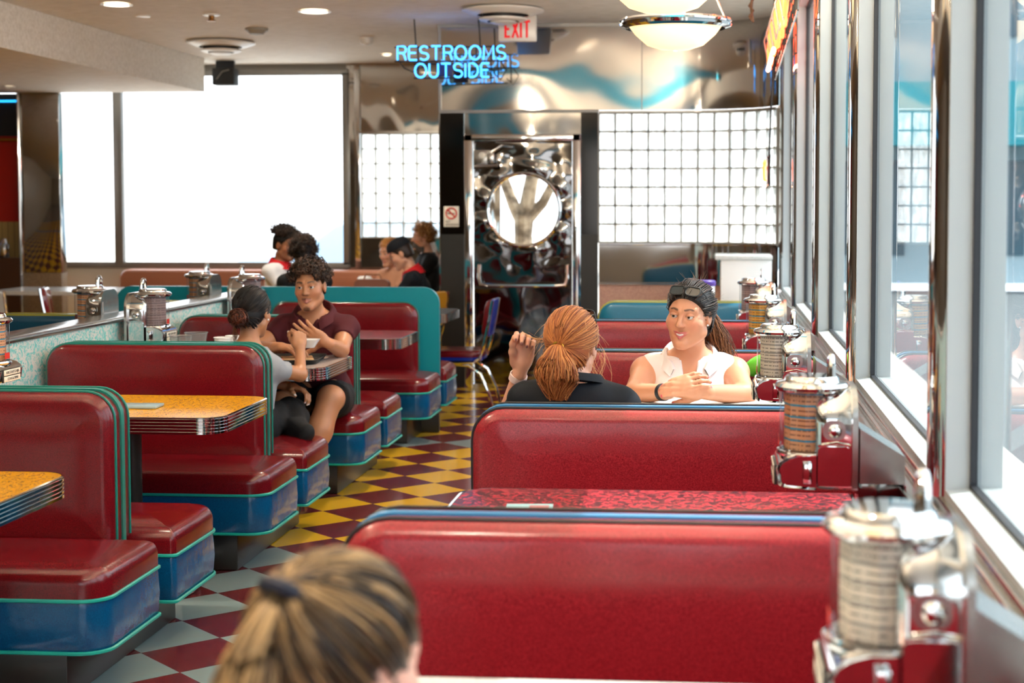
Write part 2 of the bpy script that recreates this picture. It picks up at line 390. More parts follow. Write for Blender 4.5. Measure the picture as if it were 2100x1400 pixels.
# glass blocks
M['mortar'] = plain('mortar', '#a3a199', .7)
def blocks(name, pl, z0, z1, pitch, rowh, parent_kind='structure'):
    # resample plan at even pitch
    L = [0]
    for a, b in zip(pl, pl[1:]): L.append(L[-1] + math.dist(a, b))
    n = round(L[-1] / pitch); m = round((z1 - z0) / rowh)
    def pt(s):
        for i in range(len(L) - 1):
            if s <= L[i + 1] + 1e-9:
                t = (s - L[i]) / (L[i + 1] - L[i]); return Vector((pl[i][0] + t * (pl[i + 1][0] - pl[i][0]), pl[i][1] + t * (pl[i + 1][1] - pl[i][1]), 0))
    e = sempty(name); bm = bmesh.new(); mo = bmesh.new(); st = L[-1] / n; sh = (z1 - z0) / m
    for i in range(n):
        a, b = pt(i * st), pt((i + 1) * st); u = (b - a).normalized(); w = Vector((-u.y, u.x, 0))
        for j in range(m):
            zb = z0 + j * sh; rs = []
            for d, y in ((0.006, 0.0), (0.006, -0.012), (0.014, -0.022), (0.03, -0.026)):
                q = [(d, zb + d), (st - d, zb + d), (st - d, zb + sh - d), (d, zb + sh - d)]
                rs.append([a + u * s + w * (y) + Vector((0, 0, z)) for s, z in q])
            rings(bm, rs, True, False); bm.faces.new([bm.verts.new(p) for p in rs[-1]])
    for i in range(n + 1):
        a = pt(i * st); u = (pt(min(L[-1], i * st + 0.01)) - pt(max(0, i * st - 0.01))).normalized(); w = Vector((-u.y, u.x, 0))
        q = [a + u * s + w * y for s, y in ((-0.007, -0.02), (0.007, -0.02), (0.007, 0.02), (-0.007, 0.02))]
        rings(mo, [[p + Vector((0, 0, z0)) for p in q], [p + Vector((0, 0, z1)) for p in q]])
    for j in range(m + 1):
        z = z0 + j * sh
        rings(mo, [[(pt(s).x, pt(s).y + y, z + dz) for y, dz in ((-0.02, -0.007), (-0.02, 0.007), (0.02, 0.007), (0.02, -0.007))] for s in [L[-1] * k / 24 for k in range(25)]])
    struct('block_glass', bm, M['block'], e, smooth=True, angle=60); struct('mortar', mo, M['mortar'], e, smooth=False)
blocks('window_7', PL, 1.243, 2.336, 0.139, 0.156)
blocks('window_8', [(-3.85, YW - .02), (-3.5, YW - .02), (-3.1, YW - .04), (-2.8, YW - .10), (-2.36, YW - .26)], 1.205, 2.33, 0.155, 0.158)
# far left wall: big window
wl_ = sempty('wall_far')
bm = bmesh.new(); box(bm, (-4.02, YW, 0), (-2.36, YW + .05, 1.2)); box(bm, (-4.02, YW, 2.34), (-2.36, YW + .05, CEIL)); box(bm, (-4.02, YW, 1.2), (-3.87, YW + .05, 2.34)); struct('steel_sheet', bm, M['sheet'], wl_)
bm = bmesh.new(); box(bm, (-9, YW, 0), (-4.02, YW + .05, 0.86)); struct('dado', bm, M['white'], wl_)
bm = bmesh.new(); box(bm, (-3.93, YW - .03, 0.86), (-3.87, YW, CEIL), .004); box(bm, (-3.9, YW - .04, 2.335), (-2.36, YW, 2.36)); struct('pilaster', bm, M['chrome'], wl_)
sbox('upper_band', (-9, YW, 3.0), (-4.02, YW + .05, CEIL), M['grey_paint'], wl_)
w9 = sempty('window_9'); bm = bmesh.new()
for lo, hi in (((-9, YW - .05, 0.86), (-4.0, YW + .03, 0.93)), ((-9, YW - .05, 2.97), (-4.0, YW + .03, 3.04)), ((-4.06, YW - .05, 0.9), (-4.0, YW + .03, 3.0)), ((-6.63, YW - .06, 0.9), (-6.53, YW + .03, 3.0)), ((-9.05, YW - .05, 0.9), (-9, YW + .03, 3.0))): box(bm, lo, hi, .006)
struct('window_frame', bm, M['alu_grey'], w9)
bm = bmesh.new(); bm.faces.new([bm.verts.new(p) for p in ((-9, YW, .9), (-4, YW, .9), (-4, YW, 3), (-9, YW, 3))]); struct('glass', bm, M['clear'], w9)
# kitchen corner at the far left with its polished end column
pc = sempty('pillar'); 
bm = bmesh.new(); box(bm, (-7.33, 16.15, 0.84), (-6.9, 16.3, 2.74), .01); struct('steel_cladding', bm, M['sheet'], pc)
bm = bmesh.new(); box(bm, (-7.33, 16.15, 0), (-6.9, 16.3, 0.84), .004); struct('lower_cladding', bm, M['lam_tan'], pc)
bm = bmesh.new(); tube(bm, [(-7.335, 16.14, 0), (-7.335, 16.14, 2.74)], 0.018, 8); struct('edge_trim', bm, M['chrome'], pc)
wk = sempty('wall_kitchen')
sbox('dark_hood', (-11, 16.3, 2.29), (-7.34, 16.5, 2.74), M['kitchen_dark'], wk)
sbox('red_panel', (-11, 16.32, 1.38), (-7.34, 16.5, 2.29), M['kitchen_red'], wk)
sbox('tiled_band', (-11, 16.33, 1.0), (-7.34, 16.5, 1.38), M['tile'], wk)
sbox('counter_front', (-11, 16.1, 0), (-7.34, 16.5, 1.0), M['wood_brown'], wk)
bm = bmesh.new(); tube(bm, [(-11, 16.28, 2.25), (-7.4, 16.28, 2.25)], 0.02, 8); struct('brass_rail', bm, plain('brass', '#c08a3a', 0.25, 1.0), wk)
bm = bmesh.new(); tube(bm, [(-11, 16.26, 2.45), (-7.7, 16.26, 2.45)], 0.014, 8); tube(bm, [(-11, 16.26, 2.66), (-7.4, 16.26, 2.66)], 0.010, 8); struct('neon_line', bm, emit('blue_neon_line', '#1f8fd0', 2.0), wk)
# outside: pavement, tree, pale building and cars
ob = thing('street_building', 'pale grey building with a teal awning far down the street outside the windows', 'building', (11, 34, -0.12))
bm = bmesh.new(); box(bm, (-9.4, 0, 0), (14, 8, 9)); obj('facade', bm, plain('pale_facade', '#8fa3ab', .8), ob)
bm = bmesh.new(); prism(bm, [(-9.6, 2.9), (-9.6, 4.2), (14, 4.2), (14, 2.9)], -1.0, 0, lambda u, w, v: (u, w, v)); obj('awning', bm, plain('teal_awning', '#2a8f9c', .7), ob)
bm = bmesh.new()
for k in range(9): box(bm, (-8.6 + k * 2.5, -.05, .6), (-7.0 + k * 2.5, .02, 2.6)); box(bm, (-8.6 + k * 2.5, -.05, 5.2), (-7.2 + k * 2.5, .02, 7.4))
obj('shop_window', bm, plain('dark_pane', '#3c5663', .15), ob)
sbox('ground', (-40, 17.3, -0.2), (0.66, 80, -0.12), M['asphalt'])
sbox('pavement', (0.66, -30, -0.2), (2.0, 33, -0.115), M['asphalt'])
sbox('street', (2.0, -30, -0.3), (40, 33, -0.22), M['tarmac'])
bm = bmesh.new()
def limb(pts, r): tube(bm, pts, r, 9)
TB = (-2.22, 18.2)
limb([(TB[0], TB[1], -0.15), (TB[0] + .01, TB[1], 0.6), (TB[0] - .01, TB[1], 1.2), (TB[0], TB[1], 1.45)], [.16, .12, .105, .12])
limb([(TB[0], TB[1], 1.32), (TB[0] - .12, TB[1], 1.55), (TB[0] - .24, TB[1] + .05, 1.85), (TB[0] - .28, TB[1] + .05, 2.25), (TB[0] - .36, TB[1], 3.0)], [.09, .07, .06, .05, .03])
limb([(TB[0], TB[1], 1.35), (TB[0] + .06, TB[1], 1.7), (TB[0] + .14, TB[1], 2.1), (TB[0] + .2, TB[1], 2.8), (TB[0] + .2, TB[1], 3.4)], [.1, .085, .075, .06, .03])
limb([(TB[0] + .02, TB[1], 1.38), (TB[0] + .22, TB[1], 1.58), (TB[0] + .36, TB[1], 1.85), (TB[0] + .42, TB[1], 2.3), (TB[0] + .55, TB[1], 3.0)], [.085, .06, .05, .045, .02])
limb([(TB[0] + .1, TB[1], 1.9), (TB[0] + .24, TB[1] + .1, 2.25), (TB[0] + .3, TB[1] + .1, 2.8)], [.06, .045, .02])
tag(obj('tree', bm, M['bark'], None), 'pale bare forked tree outside the round door window', 'tree')
# ================================================================== booths
def arc_path(x0, x1, z0, z1, r, y, n=7):
    """open path up the left edge, over the top, down the right edge"""
    p = [(x0, y, z0)]
    for k in range(n + 1):
        a = PI - 0.5 * PI * k / n; p.append((x0 + r + r * math.cos(a), y, z1 - r + r * math.sin(a)))
    for k in range(n + 1):
        a = 0.5 * PI - 0.5 * PI * k / n; p.append((x1 - r + r * math.cos(a), y, z1 - r + r * math.sin(a)))
    return p + [(x1, y, z0)]
def bench(label, xw, xa, yc, m, group, sides=(-1, 1), top=0.935, over=0.15, panel=None, cat='booth bench'):
    """double booth bench: xw = wall end, xa = aisle end"""
    s = 1 if xa > xw else -1; xm = (xw + xa) / 2
    t = thing('booth_bench', label, cat, (xm, yc, 0), group)
    a, b = sorted((xw - xm, xa - xm)); rt = 0.10
    dy = 0.5
    mkbox('kick_base', (a + 0.02, -dy if -1 in sides else 0, 0.002), (b, dy if 1 in sides else 0, 0.17), m['base'], t, 0.004)
    if len(sides) == 2:
        bm = bmesh.new(); prism(bm, rr(a, b, 0.17, top, (0.01, 0.01, rt, rt)), -0.014, 0.014, lambda u, w, v: (u, w, v)); obj('edge_band', bm, m['band'], t)
    for sd in sides:
        y0, y1 = 0.012 * sd, 0.10 * sd
        ov = b + over if s > 0 else b
        un = a - over if s < 0 else a
        bm = bmesh.new(); cushion(bm, a + .006, b - .006, 0.40, top - .006, (0.02, 0.02, rt, rt), y0, y1, 0.04, lambda u, w, v: (u, w, v), 0.009)
        bc = obj('back_cushion', bm, m['seat'], t)
        bm = bmesh.new(); tube(bm, arc_path(a + .004, b - .004, 0.42, top - .004, rt, 0.060 * sd), 0.0048, 6); obj('piping', bm, m['pipe'], bc)
        ys = (0.075, 0.575) if sd > 0 else (-0.575, -0.075)
        ra = 0.09; fr = (0.02, ra) if sd > 0 else (ra, 0.02)
        rad = (fr[1] * 0 + .02, fr[0], fr[1], .02) if s > 0 else (fr[0], .02, .02, fr[1])
        if sd < 0: rad = (.02, ra, .02, .02) if s > 0 else (ra, .02, .02, .02)
        else: rad = (.02, .02, ra, .02) if s > 0 else (.02, .02, .02, ra)
        bm = bmesh.new(); cushion(bm, un, ov, ys[0], ys[1], rad, 0.335, 0.435, 0.05, lambda u, w, v: (u, v, w), 0.02); obj('seat_cushion', bm, m['seat'], t)
        bm = bmesh.new(); rs = []
        for z, d in ((0.172, 0.006), (0.19, 0.0), (0.25, -0.004), (0.32, 0.0), (0.337, 0.003)): rs.append([(u, v, z) for u, v in rr(un + d, ov - d, ys[0] + d, ys[1] - d, rad)])
        rings(bm, rs); sk = obj('seat_skirt', bm, m['skirt'], t)
        bm = bmesh.new()
        for z in (0.338, 0.174): tube(bm, [(u, v, z) for u, v in rr(un - .002, ov + .002, ys[0], ys[1] + .002, rad)], 0.0065, 6, True)
        obj('piping', bm, m['pipe2'], sk)
    return t
mL = dict(base=M['base'], band=M['teal_band'], seat=M['red'], pipe=M['teal_band'], skirt=M['blue'], pipe2=M['aqua_pipe'])
mR = dict(base=M['base'], band=M['blue_edge'], seat=M['red_r'], pipe=M['black_pipe'], skirt=M['blue'], pipe2=M['aqua_pipe'])
mT = dict(base=M['base'], band=M['teal_vinyl'], seat=M['teal_vinyl'], pipe=M['yellow_pipe'], skirt=M['blue'], pipe2=M['yellow_pipe'])
mN = dict(base=M['base'], band=M['navy_vinyl'], seat=M['navy_vinyl'], pipe=M['yellow_pipe'], skirt=M['blue'], pipe2=M['yellow_pipe'])
GL = 'red booth benches along the low wall'; GR = 'red booth benches along the windows'
bench('red double booth bench with green piping, cut by the left frame edge', -3.06, -2.035, 5.25, mL, GL)
bench('red double booth bench with green piping that the dark-haired woman sits on', -3.06, -2.035, 7.03, mL, GL)
bench('red vinyl double booth bench with green piping that the curly-haired man sits on', -3.06, -2.035, 8.82, mL, GL)
bench('red booth bench facing the camera against the teal end panel', -3.04, -2.01, 10.63, mL, GL, (-1,), 0.905)
bench('red booth bench seat showing just past the teal end panel, facing the door', -3.04, -2.01, 10.69, mL, GL, (1,), 0.905)
ep = thing('end_panel', 'tall teal end panel with rounded corners closing both booth rows', 'partition', (-3.02, 10.66, 0))
bm = bmesh.new(); prism(bm, rr(-1.14, 1.135, 0.27, 1.0, (0.01, 0.01, .11, .11), 8), -0.02, 0.02, lambda u, w, v: (u, w, v)); obj('panel', bm, M['teal_panel'], ep)
mkbox('panel_foot', (-1.12, -0.018, 0.002), (1.13, 0.018, 0.27), M['black'], ep, .004)
bench('dark blue booth bench with yellow piping behind the speckled low wall', -3.26, -4.2, 8.82, mN, 'blue booth benches behind the low wall')
bench('dark blue booth bench with yellow piping against the teal end panel', -3.26, -4.02, 10.63, mN, 'blue booth benches behind the low wall', (-1,), 0.905)
RB = [1.42, 3.19, 4.94, 6.85, 8.62, 10.31]
for y, mm, lb in zip(RB, [mR] * 5 + [mT], [
        'red glitter vinyl booth bench under the blonde girl at the front', 'large red glitter vinyl booth bench in the front right with a blue top edge',
        'red glitter vinyl booth bench that the red-haired woman leans against', 'red booth bench directly behind the woman in the white blouse',
        'red booth bench between the white-blouse bench and the teal bench', 'teal booth bench with yellow piping, last before the glass blocks']):
    bench(lb, 0.455, -0.765, y, mm, GR, top=0.935, over=0.12)
# ------------------------------------------------------------------ low wall between the booth rows
pw = sempty('wall_low')
sbox('speckled_panel', (-3.235, -2, 0), (-3.085, 10.60, 0.955), M['squiggle'], pw)
bm = bmesh.new(); box(bm, (-3.245, -2, 0.955), (-3.075, 10.60, 0.985), 0.012, 3); struct('metal_cap', bm, M['steel'], pw)
# ================================================================== tables
def table(label, x0, x1, yc, half, lam, aisle, group, zt=0.76, ped=True, rim=None):
    xm = (x0 + x1) / 2; t = thing('diner_table', label, 'table', (xm, yc, 0), group)
    a, b = x0 - xm, x1 - xm; r = 0.10
    rad = (.01, r, r, .01) if aisle > 0 else (r, .01, .01, r)
    bm = bmesh.new(); rs = []
    for d, z in ((.006, zt - .055), (.006, zt - .004), (.010, zt)): rs.append([(u, v, z) for u, v in rr(a + d, b - d, -half + d, half - d, [max(q - d, .004) for q in rad], 8)])
    rings(bm, rs); obj('tabletop', bm, lam, t, angle=25)
    bm = bmesh.new(); rs = []
    prof = [(0.012, zt - .066), (0, zt - .064)]
    for k in range(5):
        z = zt - .062 + k * .0122; prof += [(0.0, z), (0.0, z + .007), (0.0035, z + .0085), (0.0035, z + .011)]
    prof += [(0.0, zt - .001), (0.008, zt + .0005)]
    for d, z in prof: rs.append([(u, v, z) for u, v in rr(a + d, b - d, -half + d, half - d, [max(q - d, .004) for q in rad], 8)])
    rings(bm, rs, True, False); obj('ribbed_edge', bm, rim or M['chrome'], t, angle=20)
    if ped:
        px_ = 0.12 * aisle
        bm = bmesh.new(); lathe(bm, [(.04, .03), (.04, zt - .07), (.10, zt - .066), (.12, zt - .056)], (px_, 0, 0), 20); obj('pedestal', bm, M['black'], t)
        bm = bmesh.new(); lathe(bm, [(.25, .001), (.265, .012), (.268, .022), (.255, .034)], (px_, 0, 0), 36); fb = obj('foot_ring', bm, M['chrome'], t)
        bm = bmesh.new(); lathe(bm, [(.254, .02), (.25, .036), (.08, .05), (.045, .07)], (px_, 0, 0), 36); obj('foot_plate', bm, M['matte_black'], fb)
    return t
GT = 'tables along the low wall'; GW = 'tables along the windows'
table('yellow crackle diner table with ribbed metal edge, cut off at the left frame edge', -3.07, -1.93, 4.24, .35, M['lam_yellow'], 1, GT)
table('yellow crackle diner table holding a small folded card', -3.07, -1.862, 6.14, .35, M['lam_yellow'], 1, GT)
table('pale speckled diner table where the curly-haired man rests his arm', -3.07, -1.925, 7.95, .35, M['lam_grey'], 1, GT)
table('pale diner table with ribbed edge before the teal end panel', -3.04, -1.885, 9.62, .33, M['lam_red'], 1, GT)
table('dark topped diner table just behind the teal end panel beside the chrome chair', -3.0, -1.97, 11.75, .36, M['matte_black'], 1, 'tables at the back')
wr_ = M['steel']
table('white topped table in front of the blonde girl at the bottom edge', -0.72, 0.385, 2.28, .36, M['lam_white'], -1, GW)
table('red and black crackle table holding the pale blue menu', -0.715, 0.385, 4.08, .355, M['lam_red'], -1, GW)
table('white speckled table under the forearms of the woman in the white blouse', -0.715, 0.385, 6.03, .40, M['lam_white'], -1, GW, 0.778)
table('grey table hidden between the last red booth benches by the window', -0.715, 0.385, 7.74, .35, M['lam_grey'], -1, GW)
table('grey table between the last red bench and the teal bench', -0.715, 0.385, 9.46, .33, M['lam_grey'], -1, GW)
# ================================================================== wall-box jukeboxes
def strips_mat(name, paper, bar, txt):
    t = NT(name); tcn = t.n('TexCoord'); sx = t.n('SeparateXYZ'); t.link(tcn.outputs['Object'], sx.inputs[0])
    z = t.math('MULTIPLY', sx.outputs[2], 33.0); fz = t.math('FRACT', z); fb = t.math('GREATER_THAN', fz, 0.82)
    lines = t.math('LESS_THAN', t.math('ABSOLUTE', t.math('SUBTRACT', t.math('FRACT', t.math('MULTIPLY', z, 2.4)), 0.5)), 0.17)
    ns = t.noise(160, 1, t.obj((1, 1, .08)))
    tx = t.math('MULTIPLY', lines, t.math('GREATER_THAN', ns, 0.47))
    t.set(Base_Color=t.mix(fb, t.mix(t.math('MULTIPLY', tx, .75), srgb(paper), srgb(txt)), srgb(bar)), Roughness=0.5); return t.m
M['strips'] = strips_mat('title_strips', '#c9936b', '#1f7f9f', '#4a1c14'); M['strips_y'] = strips_mat('yellow_title_strips', '#cf9a3c', '#2a7f96', '#6a2c10')
M['strips_w'] = strips_mat('pale_title_strips', '#cfc6b4', '#8f8a80', '#4a423a'); M['strips_d'] = strips_mat('dark_title_strips', '#8f7a78', '#6a5a5c', '#3a2020')
M['sticker'] = plain('red_sticker', '#c0281c', 0.5); M['red_mark'] = plain('red_edge_card', '#a01c1c', 0.5)
def juke(strips):
    t = thing('wall_jukebox', '', 'jukebox')
    # back plate with rounded top (local: front = +x, z=0 bottom)
    bm = bmesh.new(); prism(bm, rr(-.125, .125, 0, .262, (.01, .01, .075, .075), 8), -0.001, .012, lambda u, w, v: (w, u, v)); bp = obj('back_plate', bm, M['steel'], t)
    # domed chrome housing
    bm = bmesh.new(); rs = []
    for x, d in ((.012, 0), (.045, 0), (.072, .001), (.086, .004), (.096, .010), (.103, .020), (.106, .034)):
        rs.append([(x, u, v) for u, v in rr(-.105 + d, .105 - d, min(d * .2, .004), .256 - d, (.012, .012, max(.088 - d, .05), max(.088 - d, .05)), 10)])
    rings(bm, rs); obj('housing', bm, M['chrome'], t, angle=40)
    # raised lower cheek on both sides, lock and coin return
    for sd in (-1, 1):
        bm = bmesh.new(); prism(bm, rr(.016, .098, .012, .112, (.006, .006, .012, .012), 5), .104 * sd, .112 * sd, lambda u, w, v: (u, w, v)); ck = obj('cheek_panel', bm, M['chrome'], t)
        bm = bmesh.new(); tube(bm, [(.016, .113 * sd, .115), (.05, .114 * sd, .121), (.098, .113 * sd, .114)], .0035, 6); obj('cheek_trim', bm, M['chrome'], ck)
        bm = bmesh.new(); lathe(bm, [(.017, .0), (.017, .008), (.012, .014), (.004, .016)], (.055, 0, .152), 16, 'y')
        for v in bm.verts: v.co.y = (v.co.y + .104) * sd
        lk = obj('coin_lock', bm, M['chrome'], t)
        bm = bmesh.new(); prism(bm, rr(.028, .085, .128, .178, .02, 5), .1035 * sd, .107 * sd, lambda u, w, v: (u, w, v)); obj('lock_plate', bm, M['steel'], lk)
    # glass drum with title pages
    bm = bmesh.new(); lathe(bm, [(.083, .085), (.083, .245)], (.108, 0, 0), 32, caps=False); obj('glass_drum', bm, M['clear'], t)
    bm = bmesh.new(); A = [-1.9 + 3.8 * k / 6 for k in range(7)]
    rings(bm, [[(.106 + .072 * math.cos(a), .072 * math.sin(a), z) for a in A] + [(.09, 0, z)] for z in (.092, .241)])
    pg = obj('title_pages', bm, strips, t, smooth=False)
    for a in (A[0] - .12, A[6] + .12):
        bm = bmesh.new(); tube(bm, [(.106 + .073 * math.cos(a), .073 * math.sin(a), .092), (.106 + .073 * math.cos(a), .073 * math.sin(a), .242)], .005, 6); obj('page_edge', bm, M['red_mark'], pg)
    bm = bmesh.new(); lathe(bm, [(.089, .078), (.091, .084), (.089, .090), (.083, .091)], (.108, 0, 0), 32, caps=False); obj('drum_ring', bm, M['chrome'], t)
    # lid: two stacked discs and a finger handle
    bm = bmesh.new(); lathe(bm, [(.02, .243), (.088, .243), (.096, .249), (.097, .256), (.090, .264), (.072, .268), (.070, .276), (.064, .282), (.03, .284)], (.108, 0, 0), 36); ld = obj('drum_lid', bm, M['chrome'], t)
    bm = bmesh.new(); box(bm, (.03, -.045, .240), (.108, .045, .264), .006); obj('lid_shelf', bm, M['chrome'], ld)
    bm = bmesh.new()
    hp = [(.058, -.028, .26)] + [(.058, -.026 * math.cos(PI * k / 10), .30 + .030 * math.sin(PI * k / 10)) for k in range(11)] + [(.058, .028, .26)]
    tube(bm, hp, .0095, 8); obj('finger_handle', bm, M['chrome'], ld)
    # keypad shelf at the lower front
    bm = bmesh.new(); rs = []
    kp = [(.10, .0), (.185, .006), (.197, .014), (.203, .055), (.196, .068), (.178, .080), (.15, .088), (.10, .088)]
    for y, d in ((-.094, .01), (-.104, 0), (.104, 0), (.094, .01)): rs.append([(x - (d if x > .11 else 0), y, z + (d * .4 if z < .02 else -d * .4)) for x, z in kp])
    rings(bm, rs); ks = obj('keypad_shelf', bm, M['chrome'], t, angle=40)
    for sd in (-1, 1):
        mkbox('side_fin', (.112, .100 * sd, .016), (.135, .113 * sd, .07), M['chrome'], ks, .004)
    fr = mkbox('key_frame', (.198, -.078, .008), (.2065, .078, .060), M['matte_black'], t, .003)
    for row, zz in (('ABCDEFGHJK', .047), ('1234567890', .021)):
        mkbox('key_row', (.2055, -.073, zz - .011), (.2085, .073, zz + .011), M['cream'], fr, .001)
        text('key_legend', row, .0155, M['matte_black'], fr, (.2092, 0, zz), (PI / 2, 0, PI / 2), .0003, sx=1.28)
    mkbox('sticker', (.1915, -.03, .1), (.1925, .012, .125), M['sticker'], t)
    # wedge bracket towards the wall
    bm = bmesh.new(); rings(bm, [[(-.001, -.10, .0), (-.001, .10, .0), (-.001, .10, .2), (-.001, -.10, .2)], [(-.004, -.10, .0), (-.004, .10, .0), (-.004, .10, .2), (-.004, -.10, .2)]]); obj('mount_plate', bm, M['steel'], t)
    return t
ZJ = 0.845
jk = juke(M['strips']); jk.location = (-3.045, 6.14, ZJ)
jk['label'] = 'chrome table jukebox at the left frame edge above the yellow table'; jk['group'] = 'table jukeboxes on the low wall'
def jcopy(x, y, rot, label, group, strips=None, dz=0):
    c = copy_tree(jk, (x, y, ZJ + dz), label, rot); c['group'] = group
    if strips:
        for k in c.children:
            if k.name.startswith('title_pages'):
                k.data = k.data.copy(); k.data.materials[0] = strips
    return c
GJL = 'table jukeboxes on the low wall'; GJR = 'table jukeboxes by the windows'; GJB = 'jukebox backs behind the low wall'
jcopy(-3.045, 8.02, 0, 'chrome table jukebox beside the clear cups, behind the red bench', GJL, M['strips_d'])
jcopy(-3.045, 9.75, 0, 'chrome table jukebox between the two heads of the talking couple', GJL, M['strips_d'])
jcopy(-3.28, 8.3, PI, 'jukebox with plain metal back showing above the low wall, by the dark red chair', GJB)
jcopy(-3.28, 10.12, PI, 'jukebox with plain metal back in front of the teal panel', GJB)
jcopy(0.362, 2.32, PI, 'large blurred chrome jukebox in the lower right corner', GJR, M['strips_w'])
jcopy(0.358, 4.1, PI, 'chrome jukebox with orange title strips standing over the red crackle table', GJR)
jcopy(0.345, 5.85, PI, 'chrome jukebox beside the woman in the white blouse', GJR, M['strips_w'])
jcopy(0.342, 7.75, PI, 'chrome jukebox with yellow title strips behind the white-blouse woman', GJR, M['strips_y'])
jcopy(0.335, 9.5, PI, 'farthest chrome jukebox, by the white cabinet', GJR, M['strips_d'])
# brackets that carry the jukeboxes
def bracket(x0, x1, y, label, group):
    t = thing('jukebox_bracket', label, 'bracket', ((x0 + x1) / 2, y, .762), group); w = abs(x1 - x0) / 2 - .001
    bm = bmesh.new(); rings(bm, [[(-w, -.10, .10), (w, -.10, .10), (w, -.10, .17), (-w, -.10, .24)], [(-w, .10, .10), (w, .10, .10), (w, .10, .17), (-w, .10, .24)]]); obj('box', bm, M['steel'], t)
    mkbox('wall_plate', (w - .004, -.12, .0), (w, .12, .10), M['lam_maroon'], t); mkbox('pipe_cover', (-w, -.05, .0), (w, .05, .1), M['dark_steel'], t, .004)
for y, lb in ((2.32, 'wall bracket of the blurred front jukebox'), (4.1, 'wall bracket of the jukebox over the red crackle table'), (5.85, 'wall bracket of the jukebox beside the white blouse woman'), (7.75, 'wall bracket of the yellow strip jukebox'), (9.5, 'wall bracket of the farthest window jukebox')):
    bracket(0.366, 0.481, y, lb, 'jukebox brackets on the window wall')
# ================================================================== door with porthole
PC = (-1.627, 1.52); PR = 0.31
d1 = sempty('door_1'); DX0, DX1, DZ1 = -2.06, -1.215, 2.10
bm = bmesh.new(); n = 160; rs = []
def edge_pt(a):
    c, s_ = math.cos(a), math.sin(a); t = 1e9
    if c > 1e-9: t = min(t, (DX1 - PC[0]) / c)
    if c < -1e-9: t = min(t, (DX0 - PC[0]) / c)
    if s_ > 1e-9: t = min(t, (DZ1 - PC[1]) / s_)
    if s_ < -1e-9: t = min(t, (0.01 - PC[1]) / s_)
    return t
corner = [math.atan2(z - PC[1], x - PC[0]) for x in (DX0, DX1) for z in (0.01, DZ1)]
angs = sorted([2 * PI * k / n - PI for k in range(n)] + corner)
for j in range(33):
    q = j / 32; ring = []
    for a in angs:
        R = PR + (edge_pt(a) - PR) * q; d = R - PR
        env = math.exp(-((d - .05) / .06) ** 2); rip = .006 * env * (1 + math.cos(a * 9 + 1.3 * math.sin(2 * a))) + .004 * math.exp(-((d - .16) / .05) ** 2) * math.cos(a * 9)
        lower = .005 * math.sin(9 * R * math.cos(a) + 4 * R * math.sin(a)) * min(1, d * 3)
        if q > .98: rip = lower = 0
        ring.append((PC[0] + R * math.cos(a), YB - .012 - rip - lower * .6, PC[1] + R * math.sin(a)))
    rs.append(ring)
rings(bm, rs, True, False); struct('door_panel', bm, M['door_steel'], d1, angle=80)
bm = bmesh.new(); tube(bm, [(PC[0] + PR * math.cos(2 * PI * k / 48), YB - .03, PC[1] + PR * math.sin(2 * PI * k / 48)) for k in range(48)], .016, 8, True); struct('porthole_ring', bm, M['chrome'], d1)
bm = bmesh.new(); bm.faces.new([bm.verts.new((PC[0] + PR * math.cos(2 * PI * k / 48), YB - .01, PC[1] + PR * math.sin(2 * PI * k / 48))) for k in range(48)]); struct('porthole_glass', bm, M['clear'], d1)
bm = bmesh.new()
for x0, x1 in ((-2.135, -2.065), (-1.21, -1.14)): box(bm, (x0, YB - .05, 0), (x1, YB + .03, 2.16), .006)
box(bm, (-2.135, YB - .05, 2.10), (-1.14, YB + .03, 2.16), .006); box(bm, (-2.1, YB - .02, 0), (-1.2, YB + .03, .03)); struct('door_frame', bm, M['chrome'], d1)
sbox('transom_sheet', (-2.135, YB - .02, 2.16), (-1.14, YB + .02, 2.345), M['sheet'], d1)
bm = bmesh.new(); tube(bm, [(-2.01, YB - .03, 1.05), (-2.01, YB - .06, 0.95), (-1.99, YB - .10, .885), (-1.90, YB - .11, .88), (-1.36, YB - .11, .88), (-1.27, YB - .10, .885), (-1.255, YB - .06, .95), (-1.255, YB - .03, 1.05)], .017, 8)
struct('push_bar', bm, M['chrome'], d1)
bm = bmesh.new(); box(bm, (-2.05, YB - .06, 1.87), (-1.90, YB - .03, 2.03), .012); lathe(bm, [(.03, -.09), (.03, -.03)], (-1.975, YB, 1.98), 16, 'y'); box(bm, (-1.93, YB - .12, 1.91), (-1.87, YB - .05, 2.0), .01); tube(bm, [(-2.04, YB - .10, 1.88), (-1.84, YB - .10, 1.895)], .016, 8); tube(bm, [(-1.9, YB - .09, 2.0), (-1.8, YB - .1, 2.06), (-1.72, YB - .06, 2.05)], .014, 8)
struct('door_closer', bm, M['steel'], d1)
# ------------------------------------------------------------------ signs
def signplate():
    t = thing('no_smoking_sign', 'small white no smoking sign on the steel beside the door', 'sign', (-2.25, YB - .024, 1.462))
    mkbox('plate', (-.066, -.004, -.088), (.066, .004, .088), M['cream'], t, .006)
    bm = bmesh.new(); tube(bm, [(.045 * math.cos(2 * PI * k / 28), -.007, .028 + .045 * math.sin(2 * PI * k / 28)) for k in range(28)], .006, 6, True); tube(bm, [(-.032, -.007, .06), (.032, -.007, -.004)], .006, 6)
    obj('prohibition_ring', bm, M['sticker'], t)
    mkbox('cigarette', (-.03, -.006, .022), (.028, -.004, .03), M['matte_black'], t)
    text('legend', 'NO\nSMOKING', .026, M['matte_black'], t, (-.052, -.0055, -.056), (PI / 2, 0, 0), .0005, 'LEFT')
signplate()
ex = thing('exit_sign', 'white EXIT sign with red letters under the ceiling', 'sign', (-1.60, 12.72, 3.09))
mkbox('housing', (-.155, -.03, -.215), (.155, .03, -.002), M['white_plastic'], ex, .014)
